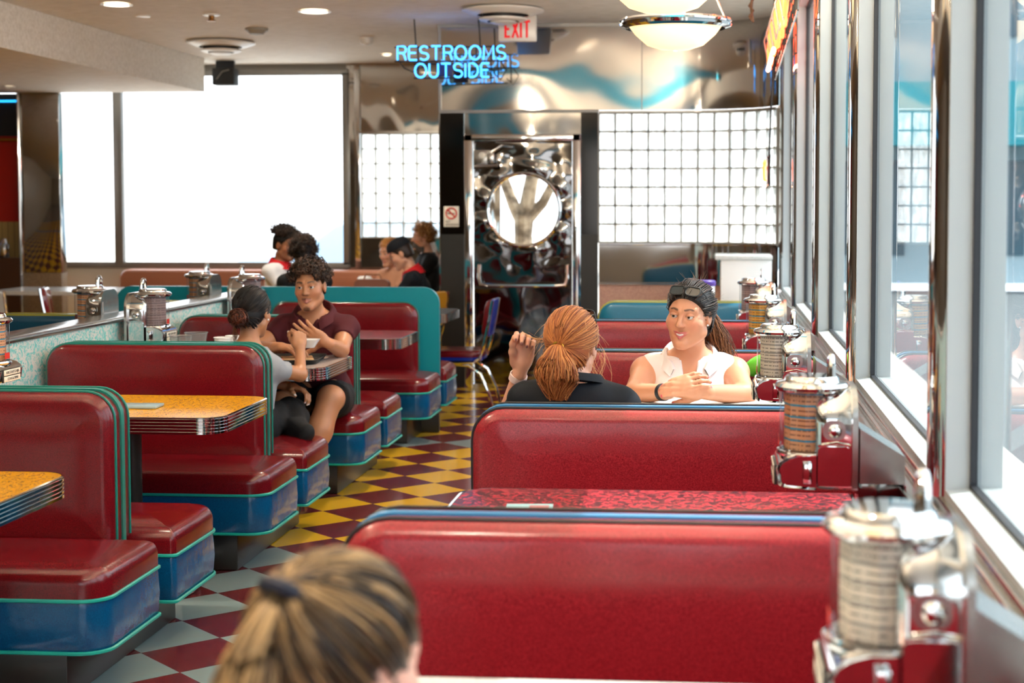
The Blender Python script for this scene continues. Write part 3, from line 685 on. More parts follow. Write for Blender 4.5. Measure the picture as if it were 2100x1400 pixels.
M['exit_red'] = NT('exit_red').set(Base_Color=srgb('#c8141e'), Emission_Color=srgb('#d01420'), Emission_Strength=0.35).m
bm = bmesh.new(); Lh = .14; zb = -.185; yy = -.0315
def bar(x0, z0, x1, z1, w=.019):
    d = Vector((x1 - x0, z1 - z0)); d.normalize(); p = Vector((-d.y, d.x)) * w / 2
    q = [(x0 + p.x, z0 + p.y), (x1 + p.x, z1 + p.y), (x1 - p.x, z1 - p.y), (x0 - p.x, z0 - p.y)]
    rings(bm, [[(a, yy, b) for a, b in q], [(a, yy + .004, b) for a, b in q]])
bar(-.095, zb, -.095, zb + Lh); bar(-.10, zb + .0095, -.058, zb + .0095); bar(-.10, zb + Lh - .0095, -.058, zb + Lh - .0095); bar(-.10, zb + Lh / 2, -.064, zb + Lh / 2)
bar(-.04, zb, .008, zb + Lh); bar(.008, zb, -.04, zb + Lh); bar(.03, zb, .03, zb + Lh); bar(.078, zb, .078, zb + Lh); bar(.052, zb + Lh - .0095, .104, zb + Lh - .0095)
obj('letters', bm, M['exit_red'], ex, smooth=False)
# neon "RESTROOMS OUTSIDE"
def arcp(cx, cz, rx, rz, a0, a1, n=12): return [(cx + rx * math.cos(math.radians(a0 + (a1 - a0) * k / n)), cz + rz * math.sin(math.radians(a0 + (a1 - a0) * k / n))) for k in range(n + 1)]
def glyph(c):
    if c == 'R': return [[(0, 0), (0, 1), (.42, 1)] + arcp(.42, .76, .22, .24, 90, -90, 8) + [(.05, .52)], [(.36, .5), (.5, .4), (.62, 0)]]
    if c == 'E': return [[(.6, 1), (.08, 1), (0, .9), (0, .1), (.08, 0), (.6, 0)], [(.06, .52), (.52, .52)]]
    if c == 'S': return [arcp(.32, .75, .30, .25, 30, 270, 12) + arcp(.32, .25, .32, .25, 90, -150, 12)]
    if c == 'T': return [[(0, 1), (.7, 1)], [(.35, .96), (.35, 0)]]
    if c == 'O': return [arcp(.42, .5, .42, .5, 80, -275, 26)]
    if c == 'M': return [[(0, 0), (.03, 1), (.38, .3), (.73, 1), (.76, 0)]]
    if c == 'U': return [[(0, 1), (0, .35)] + arcp(.33, .33, .33, .33, 180, 360, 10) + [(.66, 1)]]
    if c == 'I': return [[(0, 0), (0, 1)]]
    if c == 'D': return [[(0, .03), (0, 1), (.25, 1)] + arcp(.25, .5, .4, .5, 90, -90, 12) + [(.03, 0)]]
WID = dict(R=.62, E=.6, S=.64, T=.7, O=.84, M=.76, U=.66, I=.05, D=.65)
ns = thing('neon_sign', 'blue neon sign reading RESTROOMS OUTSIDE hung from the ceiling', 'neon sign', (-2.17, 12.9, CEIL - .002))
M['neon_blue'] = emit('blue_neon_tube', '#3fa2ff', 2.2)
def word(w, x0, x1, z0, h):
    tot = sum(WID[c] for c in w) + .24 * (len(w) - 1); s_ = (x1 - x0) / tot; x = x0; bm = bmesh.new()
    for c in w:
        for st in glyph(c): tube(bm, [(x + a * s_, 0, z0 + b * h) for a, b in st], .0068, 8)
        x += (WID[c] + .24) * s_
    return obj('neon_word', bm, M['neon_blue'], ns)
word('RESTROOMS', -.45, .445, -.335, .112); word('OUTSIDE', -.305, .31, -.478, .112)
bm = bmesh.new()
for z, a, b in ((-.228, -.48, .44), (-.345, -.48, .46), (-.365, -.32, .30), (-.482, -.32, .35)): tube(bm, [(a, .03, z), (b, .03, z)], .006, 6)
for x in (-.285, .20, -.45, .38): tube(bm, [(x, .03, -.225), (x, .03, -.482 if abs(x) < .4 else -.345)], .006, 6)
obj('wire_frame', bm, M['matte_black'], ns)
bm = bmesh.new()
for x in (-.31, .225): tube(bm, [(x, 0, 0), (x + .01, .02, -.22)], .006, 6)
obj('hanging_chain', bm, M['matte_black'], ns)
bm = bmesh.new(); tube(bm, [(-.44, .03, -.345), (-.40, .03, -.40), (-.33, .03, -.43), (-.28, .03, -.40), (-.2, .03, -.38)], .005, 6); tube(bm, [(.40, .03, -.345), (.45, .03, -.42), (.40, .03, -.5), (.34, .03, -.44)], .005, 6); obj('cable', bm, M['matte_black'], ns)
mkbox('transformer', (-.13, .025, -.47), (.0, .05, -.37), plain('navy_box', '#101a4a', .5), ns, .004)
# red neon script sign seen edge-on at the window tops
rn = thing('neon_sign', 'red neon window sign seen edge on at the top of the window wall', 'neon sign', (0.40, 9.2, CEIL - .002))
M['neon_red'] = emit('red_neon_tube', '#ff4a22', 6.0); M['neon_white'] = emit('pink_white_neon_tube', '#ffb090', 9.0)
bm = bmesh.new()
def slant(y): return -.55 - .10 * (y + 1.2) / 2.6
for k in range(15):
    y = -1.2 + k * .21; tube(bm, [(0, y, slant(y)), (.03, y, slant(y) + .38)], .006, 6)
for dz in (0, .13, .25, .38): tube(bm, [(.004 + dz * .05, -1.2, slant(-1.2) + dz), (.004 + dz * .05, 1.75, slant(1.75) + dz)], .006, 6)
for k in range(4): tube(bm, [(.0, -1 + k * .8, slant(0) + .35), (.02, -1 + k * .8 + .1, -.15), (.02, -1 + k * .8, 0)], .006, 6)
obj('wire_frame', bm, M['dark_steel'], rn)
bm = bmesh.new(); pts = []
for k in range(120):
    u = k / 119; y = -1.1 + 2.75 * u; pts.append((-.035 + .012 * math.sin(u * 50), y + .06 * math.sin(u * 60), slant(y) + .19 + .15 * math.sin(u * 42)))
tube(bm, pts, .012, 8); obj('neon_script', bm, M['neon_red'], rn)
bm = bmesh.new(); tube(bm, [(-.05, y, slant(y) + .05) for y in [0.6 + .07 * k for k in range(16)]], .014, 8); obj('neon_underline', bm, M['neon_white'], rn)
for k in range(6):
    bm = bmesh.new(); tube(bm, [(-.04, -1 + .5 * k, slant(0) + .3), (-.08, -.9 + .5 * k, slant(0) + .18), (-.05, -.75 + .5 * k, slant(0) + .05), (0, -.7 + .5 * k, slant(0) + .3)], .005, 6); obj('cable', bm, M['grey_paint'], rn)
hs = thing('neon_sign', 'small orange neon sign hanging on two cords before the glass blocks', 'neon sign', (0.365, 11.0, 1.70))
bm = bmesh.new(); tube(bm, [(0, -.16, 0), (0, .16, 0), (0, .16, .2), (0, -.16, .2)], .008, 6, True); tube(bm, [(0, 0, 0), (0, 0, .2)], .006, 6); obj('wire_frame', bm, M['matte_black'], hs)
bm = bmesh.new(); tube(bm, [(-.03, -.14, .03), (-.03, -.02, .17), (-.03, .05, .04), (-.03, .14, .16)], .011, 8); obj('neon_script', bm, M['neon_red'], hs)
bm = bmesh.new(); tube(bm, [(-.03, .0, -.005), (-.03, .15, .0)], .012, 8); obj('neon_underline', bm, M['neon_white'], hs)
bm = bmesh.new(); tube(bm, [(0, -.1, .2), (.02, -.06, .75), (.03, 0, 1.36)], .004, 5); tube(bm, [(0, .1, .2), (.02, .06, .75), (.03, .02, 1.36)], .004, 5); obj('hanging_cord', bm, M['matte_black'], hs)
# ------------------------------------------------------------------ ceiling fittings
def pendant(x, y, label):
    t = thing('pendant_lamp', label, 'lamp', (x, y, CEIL - .002), 'bowl pendants over the window booths')
    bm = bmesh.new(); R = .292
    lathe(bm, [(R - .03, -.60), (R, -.59), (R + .004, -.578), (R - .006, -.57), (R + .004, -.562), (R, -.552), (R - .03, -.545), (R - .06, -.55)], (0, 0, 0), 48, caps=False); obj('chrome_rim', bm, M['chrome'], t)
    bm = bmesh.new(); lathe(bm, [(R - .045, -.582), (R - .08, -.63), (.15, -.685), (.08, -.708), (.01, -.715)], (0, 0, 0), 48, caps=False)
    tt = NT('opal_glass'); tt.set(Base_Color=srgb('#efe2c6'), Roughness=.3, Emission_Color=srgb('#ffd99a'), Emission_Strength=.75); obj('opal_bowl', bm, tt.m, t)
    bm = bmesh.new()
    for a in (0, 120, 240): tube(bm, [(.02 * math.cos(math.radians(a)), .02 * math.sin(math.radians(a)), -.02), ((R - .03) * math.cos(math.radians(a)), (R - .03) * math.sin(math.radians(a)), -.55)], .005, 6)
    lathe(bm, [(.06, 0), (.06, -.02), (.02, -.04)], (0, 0, 0), 20); obj('hanger', bm, M['chrome'], t)
    l = bpy.data.lights.new('pendant_bulb', 'POINT'); l.energy = 55; l.color = (1, .86, .66); l.shadow_soft_size = .06
    lo = bpy.data.objects.new('pendant_bulb', l); COL.objects.link(lo); lo.parent = t; lo.location = (0, 0, -.52)
pendant(-.216, 8.35, 'glowing bowl pendant lamp with chrome rim hanging over the window booths, the whole one')
pendant(-.225, 6.75, 'glowing bowl pendant lamp cut by the top frame edge')
for yy, xx in ((5.1, -.23), (3.5, -.23), (1.9, -.23), (4.8, -2.55), (3.0, -2.55), (1.2, -2.55)): pendant(xx, yy, 'added glowing bowl pendant lamp with chrome rim, out of view, brightening the ceiling')  # extra pendants added out of view to throw light on the ceiling
def vent(x, y, label, r=.315):
    t = thing('air_diffuser', label, 'air vent', (x, y, CEIL - .002), 'round ceiling diffusers')
    bm = bmesh.new(); lathe(bm, [(r - .05, 0), (r, -.014), (r + .004, -.024), (r - .03, -.038), (.225, -.056), (.20, -.056)], (0, 0, 0), 48, caps=False); obj('outer_ring', bm, M['white_plastic'], t)
    bm = bmesh.new(); lathe(bm, [(.12, -.070), (.190, -.080), (.188, -.092), (.15, -.106), (.125, -.104)], (0, 0, 0), 40, caps=False); lathe(bm, [(.005, -.128), (.075, -.124), (.105, -.114), (.10, -.10), (.005, -.09)], (0, 0, 0), 32); obj('inner_cone', bm, M['white_plastic'], t)
    bm = bmesh.new(); lathe(bm, [(.165, -.02), (.165, -.085)], (0, 0, 0), 32, caps=False); lathe(bm, [(.09, -.085), (.09, -.11)], (0, 0, 0), 24, caps=False); obj('dark_core', bm, M['matte_black'], t)
    bm = bmesh.new(); lathe(bm, [(.005, -.03), (r - .06, -.03)], (0, 0, 0), 32, caps=False); obj('dark_throat', bm, M['matte_black'], t)
vent(-1.655, 12.25, 'round white air diffuser on the ceiling in front of the EXIT sign')
vent(-4.62, 14.5, 'round white air diffuser on the ceiling near the big bright window')
def downlight(x, y, label, r=.10, on=True, z=CEIL):
    t = thing('recessed_light', label, 'ceiling light', (x, y, z - .002), 'recessed ceiling lights')
    bm = bmesh.new(); lathe(bm, [(r - .02, 0), (r, -.004), (r, -.010), (r - .025, -.012), (r - .03, -.002)], (0, 0, 0), 32, caps=False); obj('trim_ring', bm, M['white_plastic'], t)
    bm = bmesh.new(); lathe(bm, [(.003, -.006), (r - .022, -.006)], (0, 0, 0), 24, caps=False); obj('lens', bm, emit('lamp_lens', '#fff0d8', 6.0 if on else 1.2), t)
    if on:
        l = bpy.data.lights.new('downlight_bulb', 'SPOT'); l.energy = 90; l.color = (1, .86, .68); l.spot_size = 2.3; l.spot_blend = .8; l.shadow_soft_size = .07
        lo = bpy.data.objects.new('downlight_bulb', l); COL.objects.link(lo); lo.parent = t; lo.location = (0, 0, -.03)
downlight(-3.16, 12.3, 'recessed ceiling light near the top edge, left of the blue neon', .13)
downlight(-4.55, 11.75, 'recessed ceiling light at the top edge near the left soffit', .12)
downlight(-3.34, 15.9, 'small glowing recessed light just left of the blue neon sign', .07)
downlight(-7.0, 15.2, 'small recessed light in the low soffit over the left window', .06, False, 2.74)
for x, y in ((-1.4, 9.0), (-2.6, 5.0), (-1.0, 1.5), (-3.6, 1.0), (-4.6, 6.5)): downlight(x, y, 'added recessed ceiling light for fill above the booths, out of view', .12)  # unseen downlights added as fill for the room
def knob(name, label, cat, prof, x, y, mat, z=CEIL):
    bm = bmesh.new(); lathe(bm, prof, (0, 0, 0), 28); o = obj(name, bm, mat, None, loc=(x, y, z - .001)); tag(o, label, cat)
knob('smoke_detector', 'round grey smoke detector on the ceiling', 'smoke detector', [(.10, 0), (.10, -.015), (.075, -.03), (.06, -.05), (.02, -.055)], -3.98, 13.5, M['grey_paint'])
knob('speaker_dome', 'small white round cover on the ceiling beside the brass sprinkler', 'ceiling cover', [(.06, 0), (.055, -.012), (.02, -.016)], -4.62, 12.5, M['white_plastic'])
knob('security_camera', 'white dome camera on the ceiling left of the neon sign', 'camera', [(.06, 0), (.06, -.03), (.05, -.06), (.02, -.075)], -3.19, 14.3, M['white_plastic'])
sk = thing('sprinkler', 'brass ceiling sprinkler with a white collar', 'sprinkler', (-4.04, 12.45, CEIL - .001))
bm = bmesh.new(); lathe(bm, [(.07, 0), (.065, -.012), (.03, -.016)], (0, 0, 0), 24); obj('collar', bm, M['white_plastic'], sk)
bm = bmesh.new(); lathe(bm, [(.025, -.015), (.02, -.04), (.035, -.05), (.034, -.056), (.01, -.06)], (0, 0, 0), 18); obj('head', bm, plain('old_brass', '#8a5a2a', .35, .9), sk)
spk = thing('ceiling_speaker', 'black box speaker hung under the ceiling at the big window', 'speaker', (-5.21, 16.5, CEIL - .002))
mkbox('cabinet', (-.12, -.09, -.26), (.12, .09, -.08), M['matte_black'], spk, .012); mkbox('bracket', (-.10, -.02, -.08), (.10, .02, 0), M['gasket'], spk)
bm = bmesh.new(); tube(bm, [(-.07, -.09, -.2), (.0, -.11, -.12), (.07, -.09, -.1)], .005, 6); obj('cable', bm, M['grey_paint'], spk)
hc_ = thing('hanging_cord', 'brown coiled cord hanging from the ceiling right of the pendant lamps', 'cord', (.215, 10.0, CEIL - .001))
bm = bmesh.new(); tube(bm, [(0, 0, 0), (.004, 0, -.1), (-.006, 0, -.2), (.01, .01, -.24), (-.012, .012, -.28), (.012, 0, -.31), (-.01, -.01, -.35), (.012, .0, -.38), (.0, .012, -.30), (.006, 0, -.22)], .009, 7); obj('coil', bm, plain('brown_cord', '#4a3826', .7), hc_)
# ================================================================== figures: smooth signed-distance bodies turned into one mesh each
f32 = np.float32
def V3(*a): return np.array(a if len(a) > 1 else a[0], dtype=np.float64)
def nrm(v): return v / max(np.linalg.norm(v), 1e-9)
def s_rc(P, a, b, ra, rb):
    a = np.asarray(a, f32); ab = np.asarray(b, f32) - a; q = P - a
    t = np.clip((q @ ab) / max(float(ab @ ab), 1e-9), 0, 1); d = q - t[:, None] * ab
    return np.sqrt((d * d).sum(1)) - (ra + (rb - ra) * t)
def s_el(P, c, r, R=None):
    q = P - np.asarray(c, f32)
    if R is not None: q = q @ np.asarray(R, f32)
    r = np.asarray(r, f32); a = q / r; k0 = np.sqrt((a * a).sum(1)) + 1e-6; b = q / (r * r); k1 = np.sqrt((b * b).sum(1)) + 1e-6
    return k0 * (k0 - 1) / k1
def smin(a, b, k):
    h = np.maximum(k - np.abs(a - b), 0) / k; return np.minimum(a, b) - h * h * k * 0.25
def smax(a, b, k): return -smin(-a, -b, k)
def axis_pts(lo, hi, fine, hf, hc):
    out = [lo]
    while out[-1] < hi:
        x = out[-1]; h = hf if any(a - hc <= x <= b for a, b in fine) else hc; out.append(x + h)
    return np.array(out)
def polygonise(fn, ax, slack=1.5, B=8):
    n = [len(a) for a in ax]; nb = [(k + B - 1) // B for k in n]; val = np.ones([k * B for k in nb], f32)
    pad = [np.concatenate([a, np.full(k * B - len(a), a[-1])]) for a, k in zip(ax, nb)]
    cen = [p.reshape(-1, B) for p in pad]; lo = [c[:, 0] for c in cen]
    hi = [np.append(c[1:, 0], c[-1, -1]) for c in cen]
    mid = [(a + b) / 2 for a, b in zip(lo, hi)]; hw = [(b - a) / 2 for a, b in zip(lo, hi)]
    G = np.stack(np.meshgrid(*mid, indexing='ij'), -1).reshape(-1, 3).astype(f32); H = np.stack(np.meshgrid(*hw, indexing='ij'), -1).reshape(-1, 3)
    d = fn(G); rad = np.sqrt((H * H).sum(1)) * slack + 0.01
    keep = np.abs(d) < rad
    v = val.reshape(nb[0], B, nb[1], B, nb[2], B); vb = np.where(d > 0, 1, -1).astype(f32).reshape(nb)
    v[:] = vb[:, None, :, None, :, None]
    ids = np.argwhere(keep.reshape(nb)); gx, gy, gz = [p.reshape(-1, B) for p in pad]
    for s in range(0, len(ids), 400):
        I = ids[s:s + 400]; X = gx[I[:, 0]]; Y = gy[I[:, 1]]; Z = gz[I[:, 2]]
        P = np.empty((len(I), B, B, B, 3), f32); P[..., 0] = X[:, :, None, None]; P[..., 1] = Y[:, None, :, None]; P[..., 2] = Z[:, None, None, :]
        q = fn(P.reshape(-1, 3)).reshape(len(I), B, B, B)
        for k, (i, j, l) in enumerate(I): v[i, :, j, :, l, :] = q[k]
    val = val[:n[0], :n[1], :n[2]]; sg = val < 0
    c = np.zeros([k - 1 for k in n], np.int8)
    for i in (0, 1):
        for j in (0, 1):
            for k in (0, 1): c += sg[i:n[0] - 1 + i, j:n[1] - 1 + j, k:n[2] - 1 + k]
    act = (c > 0) & (c < 8); idx = np.full(act.shape, -1, np.int64); A = np.argwhere(act); idx[act] = np.arange(len(A))
    acc = np.zeros((len(A), 3)); cnt = np.zeros(len(A))
    cor = [(i, j, k) for i in (0, 1) for j in (0, 1) for k in (0, 1)]
    vals = {q: val[A[:, 0] + q[0], A[:, 1] + q[1], A[:, 2] + q[2]] for q in cor}
    for a in cor:
        for dim in range(3):
            if a[dim]: continue
            b = list(a); b[dim] = 1; b = tuple(b); va, vb2 = vals[a], vals[b]; m = (va < 0) != (vb2 < 0)
            t = np.where(m, va / np.where(m, va - vb2, 1), 0)
            for e in range(3):
                x0 = ax[e][A[:, e] + a[e]]; x1 = ax[e][A[:, e] + b[e]]; acc[:, e] += np.where(m, x0 + (x1 - x0) * t, 0)
            cnt += m
    vert = acc / cnt[:, None]; faces = []
    for dim in range(3):
        o = [0, 0, 0]; o[dim] = 1; u, w = [(1, 2), (2, 0), (0, 1)][dim]
        s0 = sg[:n[0] - o[0], :n[1] - o[1], :n[2] - o[2]]; s1 = sg[o[0]:, o[1]:, o[2]:]
        E_ = np.argwhere(s0 != s1); E_ = E_[(E_[:, u] > 0) & (E_[:, w] > 0) & (E_[:, u] < n[u] - 1) & (E_[:, w] < n[w] - 1)]
        if not len(E_): continue
        fl = s0[E_[:, 0], E_[:, 1], E_[:, 2]]; q = []
        for du, dw in ((1, 1), (0, 1), (0, 0), (1, 0)):
            C = E_.copy(); C[:, u] -= du; C[:, w] -= dw; q.append(idx[C[:, 0], C[:, 1], C[:, 2]])
        Q = np.stack(q, 1); Q[~fl] = Q[~fl][:, ::-1]; faces.append(Q)
    return vert, np.concatenate(faces)
def npmesh(name, vert, faces, mat, parent=None, col=None, smooth=True):
    me = bpy.data.meshes.new(name); vert = np.asarray(vert, f32); faces = np.asarray(faces); k = faces.shape[1]
    me.vertices.add(len(vert)); me.vertices.foreach_set('co', vert.ravel())
    me.loops.add(faces.size); me.loops.foreach_set('vertex_index', faces.ravel().astype(np.int32))
    me.polygons.add(len(faces)); me.polygons.foreach_set('loop_start', np.arange(0, faces.size, k, dtype=np.int32)); me.polygons.foreach_set('loop_total', np.full(len(faces), k, np.int32))
    me.update(calc_edges=True); me.validate()
    if col is not None:
        ca = me.color_attributes.new('tint', 'FLOAT_COLOR', 'POINT'); c4 = np.ones((len(vert), 4), f32); c4[:, :3] = col; ca.data.foreach_set('color', c4.ravel())
    if smooth: me.shade_smooth()
    me.materials.append(mat); o = bpy.data.objects.new(name, me); COL.objects.link(o)
    if parent is not None: o.parent = parent
    return o
def attr_mat(name, rough=0.45, **kw):
    t = NT(name); a = t.n('Attribute'); a.attribute_name = 'tint'; t.set(Base_Color=a.outputs['Color'], Roughness=rough, **kw); return t
_s = attr_mat('skin', 0.42, Subsurface_Weight=0.12, Subsurface_Radius=(0.012, 0.005, 0.003), Specular_IOR_Level=0.4); M['skin'] = _s.m
_h = attr_mat('hair_strands', 0.42, Specular_IOR_Level=0.3); M['hair'] = _h.m
M['eye'] = attr_mat('eyeball', 0.1).m
def cloth(name, col, fold=0.25, rough=0.8, weave=0):
    t = NT(name); t.set(Base_Color=srgb(col), Roughness=rough, Specular_IOR_Level=.25); t.bump(t.noise(14, 4), fold, 0.01); return t.m
# ---- head
def lips(c):
    if c.get('smile'): return [((.0, .1015, -.0590), (.027, .0865, -.0555), .0048, .0026), ((.0, .0985, -.0765), (.0255, .0865, -.0590), .0062, .0026)]
    return [((.0, .1005, -.0575), (.0235, .086, -.0635), .0062, .003), ((.0, .099, -.0735), (.020, .087, -.068), .0074, .003)]
def head_sdf(q, c):
    d = s_el(q, (0, -.012, .035), (.075, .096, .083))
    fw, jw = c.get('fw', 1.0), c.get('jaw', 1.0)
    d = smin(d, s_el(q, (0, .026, -.032), (.060 * fw, .066, .084)), .03)
    ax = np.abs(q[:, :1]); m = np.concatenate([ax, q[:, 1:]], 1)
    d = smin(d, s_rc(m, (.046 * fw, .0, -.062), (.012, .076, -.104), .021 * jw, .019 * jw), .035)
    d = smin(d, s_el(m, (.042 * fw, .060, -.024), (.022, .022, .022)), .035)
    d = smin(d, s_rc(m, (.044, .068, .028), (.012, .086, .025), .012, .010), .02)
    d = smin(d, s_el(q, (0, .084, -.104), (.017 * jw, .014, .013)), .02)
    d = smax(d, -s_el(m, (.031, .098, .006), (.019, .017, .0135)), .012)
    d = smin(d, s_rc(q, (0, .086, .014), (0, .112, -.026), .0065, .0105), .013)
    d = smin(d, s_el(m, (.0110, .099, -.030), (.0075, .010, .007)), .008)
    lid = s_el(m, (.031, .0795, .005), (.0158, .0142, .0142)); lid = smax(lid, -(q[:, 2] - c.get('lid', .0066)), .002)
    d = smin(d, lid, .004)
    low = s_el(m, (.031, .0785, .004), (.0155, .0138, .0138)); low = smax(low, (q[:, 2] + .0026), .002); d = smin(d, low, .004)
    for L_ in lips(c): d = smin(d, s_rc(m, *L_), .006)
    if c.get('smile'):
        d = smax(d, -s_rc(m, (0, .106, -.0672), (.0225, .0945, -.0600), .0058, .0022), .002)
    else: d = smax(d, -s_rc(m, (0, .109, -.0655), (.022, .093, -.0645), .0022 + .0024 * c.get('open', 0), .001), .002)
    er = s_el(m, (.077, -.008, -.004), (.009, .019, .031)); er = smax(er, -s_el(m, (.087, .0, .0), (.008, .011, .02)), .004); d = smin(d, er, .008)
    return d
def frame(face, pitchd=0.0, rolld=0.0):
    fy = nrm(V3(face[0], face[1], 0)); up = V3(0, 0, 1); rx = np.cross(fy, up)
    p = math.radians(pitchd); f2 = fy * math.cos(p) - up * math.sin(p); u2 = up * math.cos(p) + fy * math.sin(p)
    r = math.radians(rolld); r2 = rx * math.cos(r) - u2 * math.sin(r); u3 = u2 * math.cos(r) + rx * math.sin(r)
    return np.stack([r2, f2, u3], 1)      # columns: right, forward, up
def hand(pr, wr, d, n, curls, thumb=(.6, .75, .3), tcurl=.35, s=1.0, flip=1, spread=.06, nails=None):
    """d fingers, n out of the palm, flip picks the thumb side"""
    d = nrm(V3(d)); n = nrm(V3(n) - d * np.dot(V3(n), d)); sd = np.cross(d, n) * flip; wr = V3(wr)
    pr.append(('rc', wr - d * .02, wr + d * .02, .024 * s, .026 * s, .02))
    R = np.stack([d, sd, n], 1); pr.append(('el', wr + d * .05 * s, (.050 * s, .041 * s, .0165 * s), R, .02))
    for k, (off, ln) in enumerate(((.029, 1.0), (.0095, 1.1), (-.0105, 1.02), (-.0285, .8))):
        b = wr + d * (.088 - (.008 if k == 3 else 0)) * s + sd * off * s; dd = nrm(d + sd * (off * spread * 40)); nn = n
        pr.append(('rc', wr + d * .03 * s + sd * off * .7 * s, b, .013 * s, .0105 * s, .008)); p = b; cu = curls[k] if isinstance(curls[0], (tuple, list)) else curls
        for L, r0, r1, c_ in ((.043, .0098, .0088, cu[0]), (.027, .0088, .0080, cu[1]), (.021, .0080, .0066, cu[2])):
            a = c_; d2 = dd * math.cos(a) + nn * math.sin(a); nn = nn * math.cos(a) - dd * math.sin(a); dd = d2
            e = p + dd * L * ln * s; pr.append(('rc', p, e, r0 * s, r1 * s, .0035)); p = e
        if nails is not None: nails.append(p - nn * .0055 * s + dd * .001)
    t0 = wr + d * .022 * s + sd * .024 * s + n * .006; td = nrm(d * thumb[0] + sd * thumb[1] + n * thumb[2]); p = t0; bend = nrm(d * .8 + n * .5 - sd * .3)
    for L, r0, r1 in ((.044, .0155, .0125), (.034, .0120, .0105), (.027, .0105, .0080)):
        e = p + td * L * s; pr.append(('rc', p, e, r0 * s, r1 * s, .010)); p = e; td = nrm(td + bend * tcurl)
    if nails is not None: nails.append(p + nrm(sd * .6 - n * .6) * .006)
def ev(pr, P):
    d = None
    for q in pr:
        e = s_rc(P, *q[1:5]) if q[0] == 'rc' else s_el(P, *q[1:4])
        d = e if d is None else smin(d, e, q[-1])
    return d
def person(label, c, group=None):
    """builds the skin mesh; returns (object, context) for hair and clothing"""
    HC = V3(c['head']); R = frame(c['face'], c.get('pitch', 0), c.get('roll', 0)); hs = c.get('hs', 1.0); w = c.get('w', 1.0)
    nb, pel = V3(c['neck']), V3(c['pelvis']); sh = [V3(p) for p in c['sh']]; spine = nrm(nb - pel); rt = nrm(sh[1] - sh[0]); fwd = np.cross(spine, rt) * -1
    if np.dot(fwd, V3(c['bodyface'][0], c['bodyface'][1], 0)) < 0: fwd = -fwd
    B = np.stack([rt, fwd, spine], 1); Ln = np.linalg.norm(nb - pel)
    T = [('el', pel + spine * .03, (.165 * w, .125 * w, .13), B, .05), ('el', pel + spine * Ln * .42 + fwd * .015, (.138 * w, .108 * w, .16), B, .08), ('el', pel + spine * Ln * .70 + fwd * .005, (.155 * w, .112 * w, .16), B, .08)]
    if c.get('bust'): T += [('el', pel + spine * Ln * .66 + fwd * .095 * w + rt * .075 * s_, (.075, .06, .07), B, .06) for s_ in (-1, 1)]
    for p in sh: T.append(('rc', nb - spine * .03, p, .060 * w, .056 * w, .05))
    nk = HC + R @ V3(0, -.022, -.085) * hs; N = [('rc', nb - spine * .02, nk, .060 * hs * c.get('nw', 1), .051 * hs * c.get('nw', 1), .03)]
    Ar = []; aw = c.get('aw', 1.0)
    for i in (0, 1):
        Ar.append([('rc', sh[i], V3(c['el'][i]), .051 * aw, .040 * aw, .03), ('rc', V3(c['el'][i]), V3(c['wr'][i]), .039 * aw, .027 * min(aw, 1.1), .02)])
    Lg = []; lw = c.get('lw', 1.0)
    for i in (0, 1):
        if c.get('hip'):
            h, k, a, t = [V3(p) for p in (c['hip'][i], c['knee'][i], c['ankle'][i], c['toe'][i])]
            Lg.append([('rc', h, k, .088 * lw, .060 * lw, .05), ('rc', k, k + (a - k) * .35, .058 * lw, .060 * lw, .03), ('rc', k + (a - k) * .35, a, .056 * lw, .038, .04), ('rc', a, t, .036, .030, .03)])
    Hn = []; nails = []
    for h in c.get('hands', []): hand(Hn, nails=nails, **h)
    base = T + N + Ar[0] + Ar[1] + sum(Lg, [])
    RT = (R / hs).astype(f32)
    def fn(P):
        d = ev(base, P); q = ((P - HC.astype(f32)) @ RT); hd = head_sdf(q, c) * hs; d = smin(d, hd, .02)
        if Hn: d = smin(d, ev(Hn, P), .008)
        return d
    hf, hc = c.get('hf', .0035), c.get('hc', .008); fine = [[], [], []]
    for e in range(3): fine[e].append((HC[e] - .125 * hs, HC[e] + .135 * hs))
    pts = [HC] + sh + [V3(p) for p in c['el']] + [V3(p) for p in c['wr']] + [pel]
    for h in c.get('hands', []):
        z = V3(h['wr']) + nrm(V3(h['d'])) * .07; pts.append(z)
        for e in range(3): fine[e].append((z[e] - .10, z[e] + .10))
    for k in ('hip', 'knee', 'ankle', 'toe'): pts += [V3(p) for p in c.get(k, [])]
    pts = np.array(pts); lo = pts.min(0) - .26; hi = pts.max(0) + .26
    ax = [axis_pts(lo[e], hi[e], fine[e], hf, hc) for e in range(3)]
    vt, fc = polygonise(fn, ax)
    # colours the skin itself has: lips, brows, lashes, stubble, nails
    sk = np.array(srgb(c.get('skin', '#d9a58a'))); col = np.tile(sk, (len(vt), 1)); q = ((vt - HC) @ R) / hs; m = q.copy(); m[:, 0] = np.abs(m[:, 0]); m = m.astype(f32)
    def paint(mask, cc, a=1.0):
        mk = np.clip(mask, 0, 1)[:, None] * a; col[:] = col * (1 - mk) + np.array(srgb(cc)) * mk
    if c.get('features', True):
        paint(1 - s_el(m, (.047, .068, -.03), (.03, .03, .026)) / -.02 if False else np.exp(-((m[:, 0] - .046) ** 2 + (q[:, 2] + .03) ** 2) / .0005) * (q[:, 1] > .03), c.get('blush', '#cf7f6c'), .35)
        lp = np.minimum(s_rc(m, *lips(c)[0]), s_rc(m, *lips(c)[1])); paint(-lp / .0015 + .9, c.get('lip', '#b5605a'), .85)
        br = s_rc(m, (.015, .0935, .0285), (.034, .0895, .0345), .0042, .0040); br = np.minimum(br, s_rc(m, (.034, .0895, .0345), (.051, .075, .0275), .0040, .002)); paint(-br / .002 + .7, c.get('brow', '#33211a'), c.get('browa', .85))
